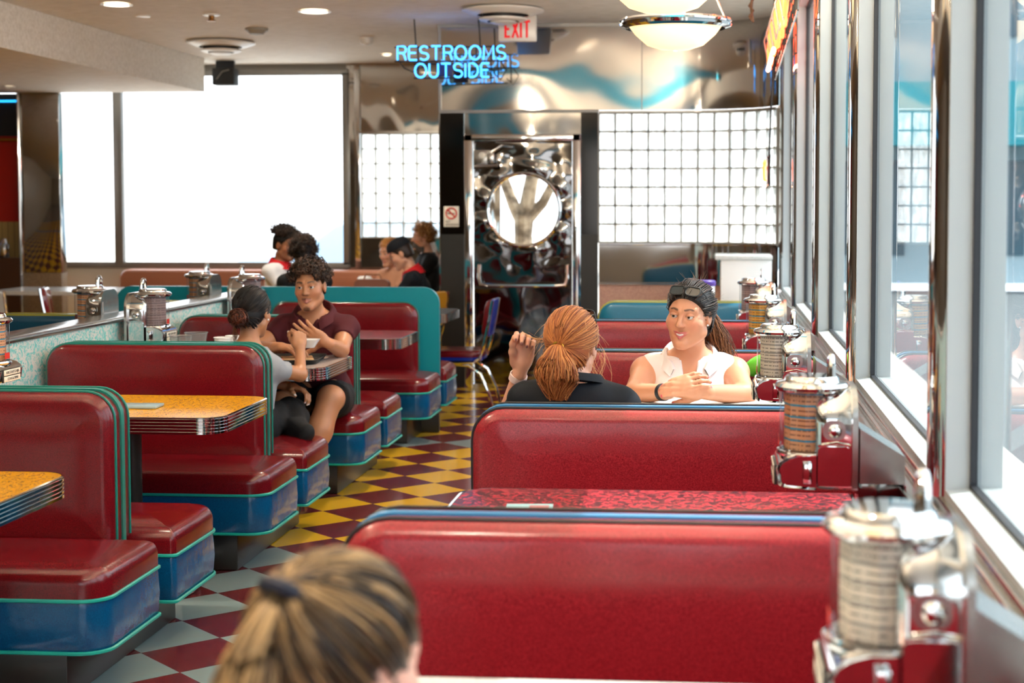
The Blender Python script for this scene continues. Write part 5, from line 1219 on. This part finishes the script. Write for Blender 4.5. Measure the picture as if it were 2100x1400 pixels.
# ------------------------------------------------------------------ blonde girl at the front
o, X = person('blonde girl with a high ponytail seen from behind, blurred at the bottom edge', dict(
    head=(-.432, 1.76, 1.034), face=(.62, 1), pitch=8, neck=(-.45, 1.735, .88), pelvis=(-.45, 1.72, .49), bodyface=(.15, 1), sh=[(-.60, 1.75, .825), (-.30, 1.72, .825)],
    el=[(-.64, 1.95, .66), (-.24, 1.93, .66)], wr=[(-.50, 2.12, .80), (-.30, 2.12, .80)], w=.9, aw=.85, nw=.92,
    hands=[dict(wr=(-.50, 2.115, .80), d=(.3, 1, 0), n=(0, 0, -1), curls=(.2, .3, .2), flip=-1, s=.92), dict(wr=(-.30, 2.115, .80), d=(-.3, 1, 0), n=(0, 0, -1), curls=(.2, .3, .2), flip=1, s=.92)],
    hip=[(-.53, 1.76, .50), (-.37, 1.76, .50)], knee=[(-.53, 2.12, .48), (-.36, 2.12, .48)], ankle=[(-.53, 2.10, .10), (-.36, 2.10, .10)], toe=[(-.53, 2.22, .035), (-.36, 2.22, .035)], skin='#e0a890', hf=.005, hc=.010))
shirt(X, M['white_cloth'], .012, .5, .010, h=.010)
garment(X, 'trousers', [(q, None) for q in X['Lg'][0][:3] + X['Lg'][1][:3] + [X['T'][0]]], .012, M['black_cloth'], [], [], .012, .003)
hair_cap(X, '#3a2718', .012, nape=-.065, h=.005)
T4_ = np.array([-.0, -.085, .092]); n_ = 520
strands(X, 'hair_strands', scalp_paths(X, T4_, n_, .015, .006, .002), .0030, hcols(n_, '#1e120a', '#a88456', 2.4))
tail(X, T4_, 420, .33, .050, (-.06, -.00), '#3a2513', '#c09a68', .0028, .006, flare=.2, pw=1.0)
bm = bmesh.new(); cT = X['HC'] + X['R'] @ (T4_ + np.array([0, -.012, .002])); u_ = nrm(X['R'] @ np.array([0, .5, .85])); e1 = X['R'][:, 0]; e2 = np.cross(u_, e1)
tube(bm, [tuple(cT + .022 * (e1 * math.cos(a) + e2 * math.sin(a))) for a in [2 * PI * k / 20 for k in range(20)]], .009, 8, True); obj('hair_tie', bm, plain('navy_tie', '#0c1022', .7), o)
# ================================================================== people at the back tables
def sitter(label, head, face, skin, shirtm, build=1.0, lean=0.0, hands=(), seat=.50, tuck=.05, pitch=0, **kw):
    hx, hy, hz = head; f = nrm(V3(face[0], face[1], 0)); rt = np.cross(f, V3(0, 0, 1)); H0 = V3(head); bodyf = nrm(V3(*kw.pop('body', face), 0)); rb = np.cross(bodyf, V3(0, 0, 1))
    nb = H0 + V3(0, 0, -.165) - bodyf * (.045 + lean * .2); pel = V3(nb[0], nb[1], seat) - bodyf * lean * .6; sh = [nb + rb * q * .165 * build + V3(0, 0, -.055) for q in (-1, 1)]
    el = kw.pop('el', None) or [s_ + bodyf * .16 + V3(0, 0, -.20) for s_ in sh]; wr = kw.pop('wr', None) or [e + bodyf * .19 + V3(0, 0, .02) - rb * q * .08 for e, q in zip(el, (-1, 1))]
    hip = [pel + rb * q * .085 for q in (-1, 1)]; knee = [h + bodyf * .42 + V3(0, 0, -.02) for h in hip]; ank = [V3(k[0], k[1], .10) - bodyf * .03 for k in knee]; toe = [a + bodyf * .12 - V3(0, 0, .06) for a in ank]
    hd = [dict(wr=w_, d=bodyf - rb * q * .5, n=(0, 0, -1), curls=(.3, .4, .3), flip=-q * -1) for w_, q in zip(wr, (-1, 1))]
    o, X = person(label, dict(head=head, face=face, pitch=pitch, neck=nb, pelvis=pel, bodyface=bodyf[:2], sh=sh, el=el, wr=wr, w=build, aw=.9 * build, hands=hd, hip=hip, knee=knee, ankle=ank, toe=toe, skin=skin, hf=.006, hc=.012, **kw), 'people at the back tables')
    shirt(X, shirtm, .013, .55, .012, h=.011)
    garment(X, 'trousers', [(q, None) for q in X['Lg'][0][:3] + X['Lg'][1][:3] + [X['T'][0]]], .012, M['navy_cloth'], [], [], .014, .003)
    return o, X
def scarf(ctx, mat, name='neckerchief'):
    nb, sp, fw, rt = ctx['nb'], ctx['spine'], ctx['fwd'], ctx['rt']; bm = bmesh.new(); rs = []
    for k in range(25):
        a = 2 * PI * k / 24; d = fw * math.cos(a) + rt * math.sin(a); c0 = nb + d * .066 + sp * (.012 - .02 * math.cos(a))
        rs.append([tuple(c0 + d * u + sp * v) for u, v in ((0, .03), (.012, .034), (.035, -.012), (.05, -.03 - .03 * max(0, -math.cos(a))), (.03, -.02))])
    rings(bm, rs, True, False); bmesh.ops.remove_doubles(bm, verts=bm.verts, dist=1e-6)
    obj(name, bm, mat, ctx['o'])
top_ = lambda p, v: p[2] > .02 and p[1] * .80 - p[2] * .6 < .014
o, X = sitter('boy with a tall dark curly top, white shirt and red neckerchief before the big window', (-3.60, 12.95, 1.225), (.85, -.35), '#8e5c40', M['white_cloth'], .95, pitch=10, body=(.6, -.2))
hair_cap(X, '#0e0a08', .008, plane=(0, .80, -.60, .010), nape=-.05, h=.006); curls(X, 260, '#0b0807', '#3a2a22', .005, .013, 1.6, .062, lambda p, v: p[2] > .075, .02, -.3); scarf(X, M['red_cloth'])
o, X = sitter('dark curly-haired boy in a black shirt behind the curly-haired man', (-3.187, 12.0, 1.188), (-.35, .9), '#9a6848', M['black_cloth'], .9, pitch=12)
hair_cap(X, '#150d09', .014, nape=-.06, h=.006); curls(X, 300, '#0f0a08', '#4a3020', .005, .014, 1.7, .040, lambda p, v: p[1] * .80 - p[2] * .6 < .014, .018, .2)
o, X = sitter('boy in a navy cap and red neckerchief leaning over the back table', (-2.735, 13.55, 1.135), (-1, -.15), '#c79478', M['navy_cloth'], .95, lean=.25, pitch=28)
hair_cap(X, '#2c2019', .008, nape=-.06, h=.006); scarf(X, M['red_cloth'])
bm = bmesh.new(); HC, R = X['HC'], X['R']; rs = []
for k, (r, z) in enumerate(((1.10, .052), (1.10, .07), (1.02, .10), (.80, .126), (.45, .139), (.05, .143))): rs.append([tuple(HC + R @ np.array([.082 * r * math.cos(a), -.012 + .102 * r * math.sin(a), z])) for a in [2 * PI * q / 24 for q in range(24)]])
rings(bm, rs); cp = obj('cap', bm, M['navy_cloth'], o)
bm = bmesh.new(); rs = []
for e in (0, .003):
    rs.append([tuple(HC + R @ np.array([.078 * math.sin(a), .075 + .10 * math.cos(a), .058 - .018 * math.cos(a) + e - .3 * (.078 * math.sin(a)) ** 2 * 6])) for a in np.linspace(-PI / 2, PI / 2, 13)])
rings(bm, rs); obj('cap_brim', bm, plain('red_white_brim', '#c8746c', .6), cp)
o, X = sitter('strawberry-blonde woman leaning her face on her hand at the back table', (-2.98, 14.25, 1.13), (-.55, -.85), '#d8a184', plain('peach_top', '#d09a7c', .8), .85, lean=.1, pitch=14)
hair_cap(X, '#b8763a', .010, nape=-.06, h=.006); strands(X, 'hair_strands', scalp_paths(X, (0, -.10, .04), 240, .013, .006, .0), .0030, hcols(240, '#a86a30', '#e0ac64'))
o, X = sitter('blond boy in a black shirt sitting against the steel wall', (-2.79, 14.9, 1.255), (-.9, -.35), '#d9a78c', M['black_cloth'], .95, pitch=4)
hair_cap(X, '#8a5c30', .012, nape=-.06, h=.006); curls(X, 220, '#8a5a2c', '#dcae70', .0045, .016, .9, .045, lambda p, v: p[1] * .80 - p[2] * .6 < .014 and p[2] > -.02, .014, .5)
HC, R = X['HC'], X['R']; bm = bmesh.new(); rs = []
for z, r in ((-.15, .03), (-.14, .05), (-.105, .058), (-.07, .055), (-.06, .04)): rs.append([tuple(HC + R @ np.array([r * math.sin(a), .02 + r * 1.5 * math.cos(a), z + .02 * math.cos(a)])) for a in np.linspace(-1.7, 1.7, 14)])
rings(bm, rs, False, False); obj('face_mask', bm, plain('grey_mask', '#55585a', .8), o)
# ================================================================== loose furniture at the back
pb = thing('wall_bench', 'long peach vinyl bench under the big bright window', 'bench', (-4.95, 16.55, 0))
bm = bmesh.new(); cushion(bm, -1.52, 1.50, .42, .86, (.05, .05, .10, .10), .20, .08, .05, lambda u, w, v: (u, w, v), .02); obj('back_cushion', bm, M['peach'], pb)
bm = bmesh.new(); cushion(bm, -1.52, 1.50, -.42, .08, .05, .30, .44, .05, lambda u, w, v: (u, v, w), .02); obj('seat_cushion', bm, M['peach'], pb); mkbox('kick_base', (-1.5, -.36, .002), (1.48, .2, .30), M['base'], pb)
p2 = thing('wall_bench', 'peach vinyl bench end below the glass blocks behind the seated group', 'bench', (-2.92, 16.3, 0))
bm = bmesh.new(); cushion(bm, -.50, .50, .42, .86, (.05, .05, .10, .10), .20, .08, .05, lambda u, w, v: (u, w, v), .02); obj('back_cushion', bm, M['peach'], p2)
bm = bmesh.new(); cushion(bm, -.50, .50, -.42, .08, .05, .30, .44, .05, lambda u, w, v: (u, v, w), .02); obj('seat_cushion', bm, M['peach'], p2); mkbox('kick_base', (-.48, -.36, .002), (.48, .2, .30), M['base'], p2)
def cafe_table(label, x, y, sx, sy, mat):
    t = thing('cafe_table', label, 'table', (x, y, 0), 'tables at the back')
    bm = bmesh.new(); prism(bm, rr(-sx, sx, -sy, sy, .05), .72, .755, lambda u, w, v: (u, v, w)); obj('tabletop', bm, mat, t)
    bm = bmesh.new(); lathe(bm, [(.03, .03), (.03, .72)], (0, 0, 0), 14); obj('pedestal', bm, M['matte_black'], t)
    bm = bmesh.new(); lathe(bm, [(.22, .001), (.22, .02), (.04, .035)], (0, 0, 0), 24); obj('foot_plate', bm, M['chrome'], t); return t
cafe_table('white table in front of the peach bench at the far left', -6.05, 14.6, .75, .4, M['lam_white'])
cafe_table('back table where the group in neckerchiefs sits', -3.1, 13.55, .36, .45, M['lam_white'])
cafe_table('small white table by the wall behind the teal bench', -.20, 11.6, .42, .3, M['lam_white'])
def chair(label, x, y, rot, seatm, backm, backm2, group, cup=0):
    t = thing('diner_chair', label, 'chair', (x, y, 0), group, rot)      # faces +x, back at -x
    bm = bmesh.new(); cushion(bm, -.20, .21, -.20, .20, .08, .405, .455, .03, lambda u, w, v: (u, v, w), .012); obj('seat', bm, seatm, t)
    bm = bmesh.new(); rs = []
    for z, d in ((.372, .012), (.38, 0), (.408, 0)): rs.append([(u, v, z) for u, v in rr(-.20 + d, .21 - d, -.20 + d, .20 - d, .08)])
    rings(bm, rs); obj('seat_apron', bm, backm, t)
    bm = bmesh.new()
    pl = lambda u, w, v: (-.225 - .14 * (v - .52) + w - .0 + .35 * u * u, u, v)
    cushion(bm, -.185, .185, .56, .84, .07, -.012, .028, .02, pl, .006); obj('backrest', bm, seatm, t)
    bm = bmesh.new(); cushion(bm, -.185, .185, .555, .845, .07, -.012, -.03, .012, pl); obj('backrest_shell', bm, backm2, t)
    for s_ in (-1, 1):
        bm = bmesh.new(); y0 = .19 * s_
        tube(bm, [(-.285, y0 * .98, .84), (-.262, y0, .70), (-.225, y0, .52), (-.19, y0, .40), (-.14, y0, .368), (.0, y0, .362), (.10, y0, .365), (.17, y0 * 1.03, .34), (.215, y0 * 1.08, .26), (.235, y0 * 1.12, .12), (.25, y0 * 1.15, .012)], .0125, 8); obj('front_leg', bm, M['chrome'], t)
        bm = bmesh.new(); tube(bm, [(.02, y0 * .9, .352), (-.10, y0 * .95, .345), (-.19, y0 * 1.0, .28), (-.26, y0 * 1.05, .13), (-.29, y0 * 1.1, .012)], .0125, 8); obj('rear_leg', bm, M['chrome'], t)
    return t
M['chair_blue'] = vinyl('chair_blue_vinyl', '#0c1f7a', '#1c3aa0', .2); M['amber'] = plain('amber_vinyl', '#b07818', .35)
GC = 'chrome chairs at the back'
chair('chrome diner chair with red seat and blue back between the end panel and the door', -1.97, 12.0, PI, M['red'], M['chair_blue'], M['chair_blue'], GC)
chair('chrome chair with amber back behind the teal end panel corner', -2.56, 12.95, PI * .9, M['amber'], M['amber'], M['amber'], GC)
chair('grey framed chair at the far left frame edge by the kitchen', -6.12, 13.0, PI / 2, plain('grey_vinyl', '#9a9c9c', .4), M['alu'], plain('grey_shell', '#b4b6b6', .4), GC)
chair('dark red chair behind the low wall, beside a jukebox back', -5.6, 13.4, PI * .1, M['lam_maroon'], M['lam_maroon'], M['lam_maroon'], GC)
cb = thing('cabinet', 'white cabinet with a pale worktop in the corner under the glass blocks', 'cabinet', (.23, 12.45, 0))
mkbox('body', (-.19, -.28, .002), (.20, .22, 1.14), M['white_plastic'], cb, .004); mkbox('worktop', (-.235, -.30, 1.14), (.205, .23, 1.175), M['lam_white'], cb, .008)
mkbox('drawer', (-.196, -.24, .93), (-.19, .18, 1.11), plain('cabinet_grey', '#b9b6b0', .4), cb, .003)
bk = thing('wipes_tub', 'white wipes tub with a purple lid on the counter by the cabinet', 'tub', (-.075, 11.62, .757))
bm = bmesh.new(); lathe(bm, [(.062, 0), (.066, .01), (.07, .20), (.072, .215)], (0, 0, 0), 28); obj('tub', bm, M['white_plastic'], bk)
bm = bmesh.new(); lathe(bm, [(.076, .212), (.078, .22), (.077, .245), (.068, .252), (.01, .254)], (0, 0, 0), 28); obj('lid', bm, plain('purple_plastic', '#4a2a8a', .4), bk)
bm = bmesh.new(); prism(bm, [(-.05, .03), (.02, .03), (.055, .12), (-.02, .10)], .066, .072, lambda u, w, v: (u, -w, v)); obj('label', bm, plain('purple_label', '#5a3c96', .5), bk)
# ================================================================== things on the tables
def slab(name, label, cat, c, s_, mat, rot=0.0, bev=.002, group=None):
    bm = bmesh.new(); box(bm, (-s_[0] / 2, -s_[1] / 2, 0), (s_[0] / 2, s_[1] / 2, s_[2]), bev); o = obj(name, bm, mat, None, loc=c); o.rotation_euler = (0, 0, rot); return tag(o, label, cat, group)
fc_ = slab('folded_card', 'small grey folded card lying on the yellow table', 'card', (-2.30, 6.08, .7615), (.19, .11, .010), plain('blue_grey_card', '#8aa0a6', .3), .03)
mn = thing('menu', 'pale blue menu with a black wave printed on it on the red crackle table', 'menu', (-.487, 4.06, .7612), None, .06)
mkbox('sheet', (-.062, -.11, 0), (.062, .11, .004), plain('pale_blue_card', '#9cc8cc', .4), mn)
bm = bmesh.new(); prism(bm, [(-.055, -.09), (.02, -.09), (.01, -.02), (-.01, .02), (-.035, .03), (-.055, .0)], .0041, .0046, lambda u, w, v: (u, v, w)); obj('printed_wave', bm, M['matte_black'], mn)
bm = bmesh.new()
for k in range(4): box(bm, (.0, .02 + k * .018, .0041), (.052, .031 + k * .018, .0046))
obj('printed_lines', bm, plain('red_print', '#b84a4a', .5), mn)
slab('paper_placemat', 'dark placemat at the window end of the red crackle table', 'placemat', (.215, 3.98, .7612), (.17, .2, .003), plain('dark_card', '#4a3038', .4), .05)
tr = thing('serving_tray', 'black serving tray with scraps in front of the curly-haired man', 'tray', (-2.16, 7.93, .7612), None, .1)
bm = bmesh.new(); rs = [[(u, v, z) for u, v in rr(-a, a, -b, b, .04)] for a, b, z in ((.13, .17, .0), (.145, .185, .022), (.142, .182, .024), (.127, .167, .006))]
rings(bm, rs); obj('tray', bm, M['matte_black'], tr)
pp = slab('paper_liner', 'brown paper liner crumpled on the black tray', 'paper', (-2.14, 7.92, .769), (.16, .22, .012), plain('kraft_paper', '#b08a60', .7), .3, .005)
kt = slab('ketchup_packet', 'red ketchup packet on the black tray', 'packet', (-2.215, 7.84, .769), (.05, .08, .012), M['sticker'], .5, .004)
bt = thing('paper_boat', 'white paper food boat held up over the table by the dark-haired woman', 'food boat', (-2.055, 7.80, .845))
bm = bmesh.new(); rs = [[(u, v, z) for u, v in rr(-a, a, -b, b, .015)] for a, b, z in ((.032, .026, .0), (.058, .045, .042), (.056, .043, .042), (.030, .024, .004))]; rings(bm, rs); obj('boat', bm, M['white_plastic'], bt)
def cup(name, label, x, y, z, r0, r1, h, mat, cat='cup', group=None, lid=None, stripe=None, straw=False):
    t = thing(name, label, cat, (x, y, z), group)
    bm = bmesh.new(); lathe(bm, [(r0 * .2, .003), (r0, .0), (r1, h), (r1 + .004, h + .001), (r1 + .003, h + .005), (r1 - .003, h), (r0 - .003, .006), (.002, .006)], (0, 0, 0), 28, caps=False); obj('cup_body', bm, mat, t)
    if lid:
        bm = bmesh.new(); lathe(bm, [(r1 + .006, h - .004), (r1 + .008, h + .006), (r1 - .002, h + .012), (r1 - .006, h + .022), (.003, h + .024)], (0, 0, 0), 28); obj('lid', bm, lid, t)
    if stripe:
        bm = bmesh.new(); lathe(bm, [(r0 + (r1 - r0) * .35 + .001, h * .35), (r0 + (r1 - r0) * .7 + .001, h * .7)], (0, 0, 0), 28, caps=False); obj('printed_band', bm, stripe, t)
    return t
M['plastic_clear'] = NT('clear_plastic').set(Base_Color=(0.9, 0.92, 0.92), Roughness=0.08, Transmission_Weight=0.85, IOR=1.2).m
cup('plastic_cup', 'clear plastic cup nearest the jukebox on the pale table', -2.73, 7.85, .7615, .035, .056, .13, M['plastic_clear'], group='clear cups on the pale table')
cup('plastic_cup', 'clear plastic cup standing behind the other clear cup on the pale table', -2.70, 8.00, .7615, .035, .058, .135, M['plastic_clear'], group='clear cups on the pale table')
cup('paper_cup', 'small white paper cup with a red mark beside the dark-haired woman', -2.58, 8.06, .7615, .03, .042, .105, M['white_plastic'], stripe=M['sticker'])
cup('paper_cup', 'small plain white paper cup behind the dark hair bun', -2.57, 8.22, .7615, .03, .040, .10, M['white_plastic'])
cup('drink_cup', 'white lidded drink cup printed blue on the back table', -3.1, 13.75, .757, .042, .058, .15, M['white_plastic'], lid=M['white_plastic'], stripe=plain('blue_print', '#7aa6c8', .5))
bg_ = thing('handbag', 'brown leather bag on the back table beside the white cup', 'bag', (-2.93, 13.3, .757))
bm = bmesh.new(); cushion(bm, -.15, .15, 0, .17, .05, -.06, .06, .04, lambda u, w, v: (u, w, v)); obj('body', bm, plain('brown_leather', '#6a4030', .45), bg_)
bm = bmesh.new(); tube(bm, [(-.08, 0, .16), (-.06, 0, .21), (.06, 0, .21), (.08, 0, .16)], .008, 8); obj('handle', bm, plain('tan_leather', '#8a5a3c', .5), bg_)
gb = thing('tote_bag', 'dark grey bag with a green item beside the white-blouse woman', 'bag', (.24, 6.60, .46))
bm = bmesh.new(); cushion(bm, -.095, .10, 0, .40, (.03, .03, .06, .06), -.07, .07, .05, lambda u, w, v: (u, w, v), .02); obj('body', bm, plain('dark_grey_fabric', '#3e4046', .8), gb)
bm = bmesh.new(); tube(bm, [(-.07, -.03, .37), (-.03, -.04, .44), (.05, -.04, .44), (.08, -.03, .37)], .009, 8); obj('strap', bm, M['matte_black'], gb)
gf = thing('green_bottle', 'bright green rounded bottle sticking out of the dark grey bag', 'bottle', (.20, 6.68, .80))
bm = bmesh.new(); bmesh.ops.create_uvsphere(bm, u_segments=24, v_segments=14, radius=1, matrix=Matrix.Translation((0, 0, .09)) @ Matrix.Rotation(-.35, 4, 'Y') @ Matrix.Diagonal((.085, .04, .045, 1))); obj('body', bm, plain('lime_green', '#5cb82e', .35), gf)
# kitchen clutter at the far left edge
for k, (x, h, mt, nm, lb) in enumerate(((-7.95, .24, 'amber', 'sauce_bottle', 'amber bottle on the kitchen counter at the left frame edge'), (-7.72, .16, 'alu', 'metal_shaker', 'pale metal shaker on the kitchen counter'), (-7.55, .2, 'chrome', 'steel_canister', 'steel canister on the kitchen counter next to the polished pillar'))):
    bm = bmesh.new(); lathe(bm, [(.05, 0), (.055, .01), (.055, h * .7), (.03, h * .85), (.025, h), (.003, h + .004)], (0, 0, 0), 20); tag(obj(nm, bm, M[mt], None, loc=(x, 16.2, 1.001)), lb, 'kitchenware', 'kitchen counter things')
# sedan parked outside the big window
car = thing('car', 'pale blue car parked outside the big bright window', 'car', (-4.6, 22.5, -.12))
bm = bmesh.new(); rs = []
pf = [(-2.2, .45, .75), (-2.1, .35, .95), (-1.3, .32, 1.02), (-.7, .3, 1.45), (.1, .28, 1.52), (.9, .3, 1.42), (1.5, .32, 1.02), (2.1, .35, .92), (2.2, .45, .7)]
for x, a, b in pf: rs.append([(x, y, z) for y, z in ((-.85, a), (-.88, .7), (-.85 + (.16 if b > 1.1 else .05), b - .06), (-.55, b), (.55, b), (.85 - (.16 if b > 1.1 else .05), b - .06), (.88, .7), (.85, a))])
rings(bm, rs); obj('body', bm, plain('pale_blue_car', '#9fc0dc', .3), car)
for x in (-1.35, 1.35):
    for y in (-.8, .8):
        bm = bmesh.new(); lathe(bm, [(.32, -.1), (.33, 0), (.32, .1)], (x, y, .33), 24, 'y'); obj('wheel', bm, M['matte_black'], car)
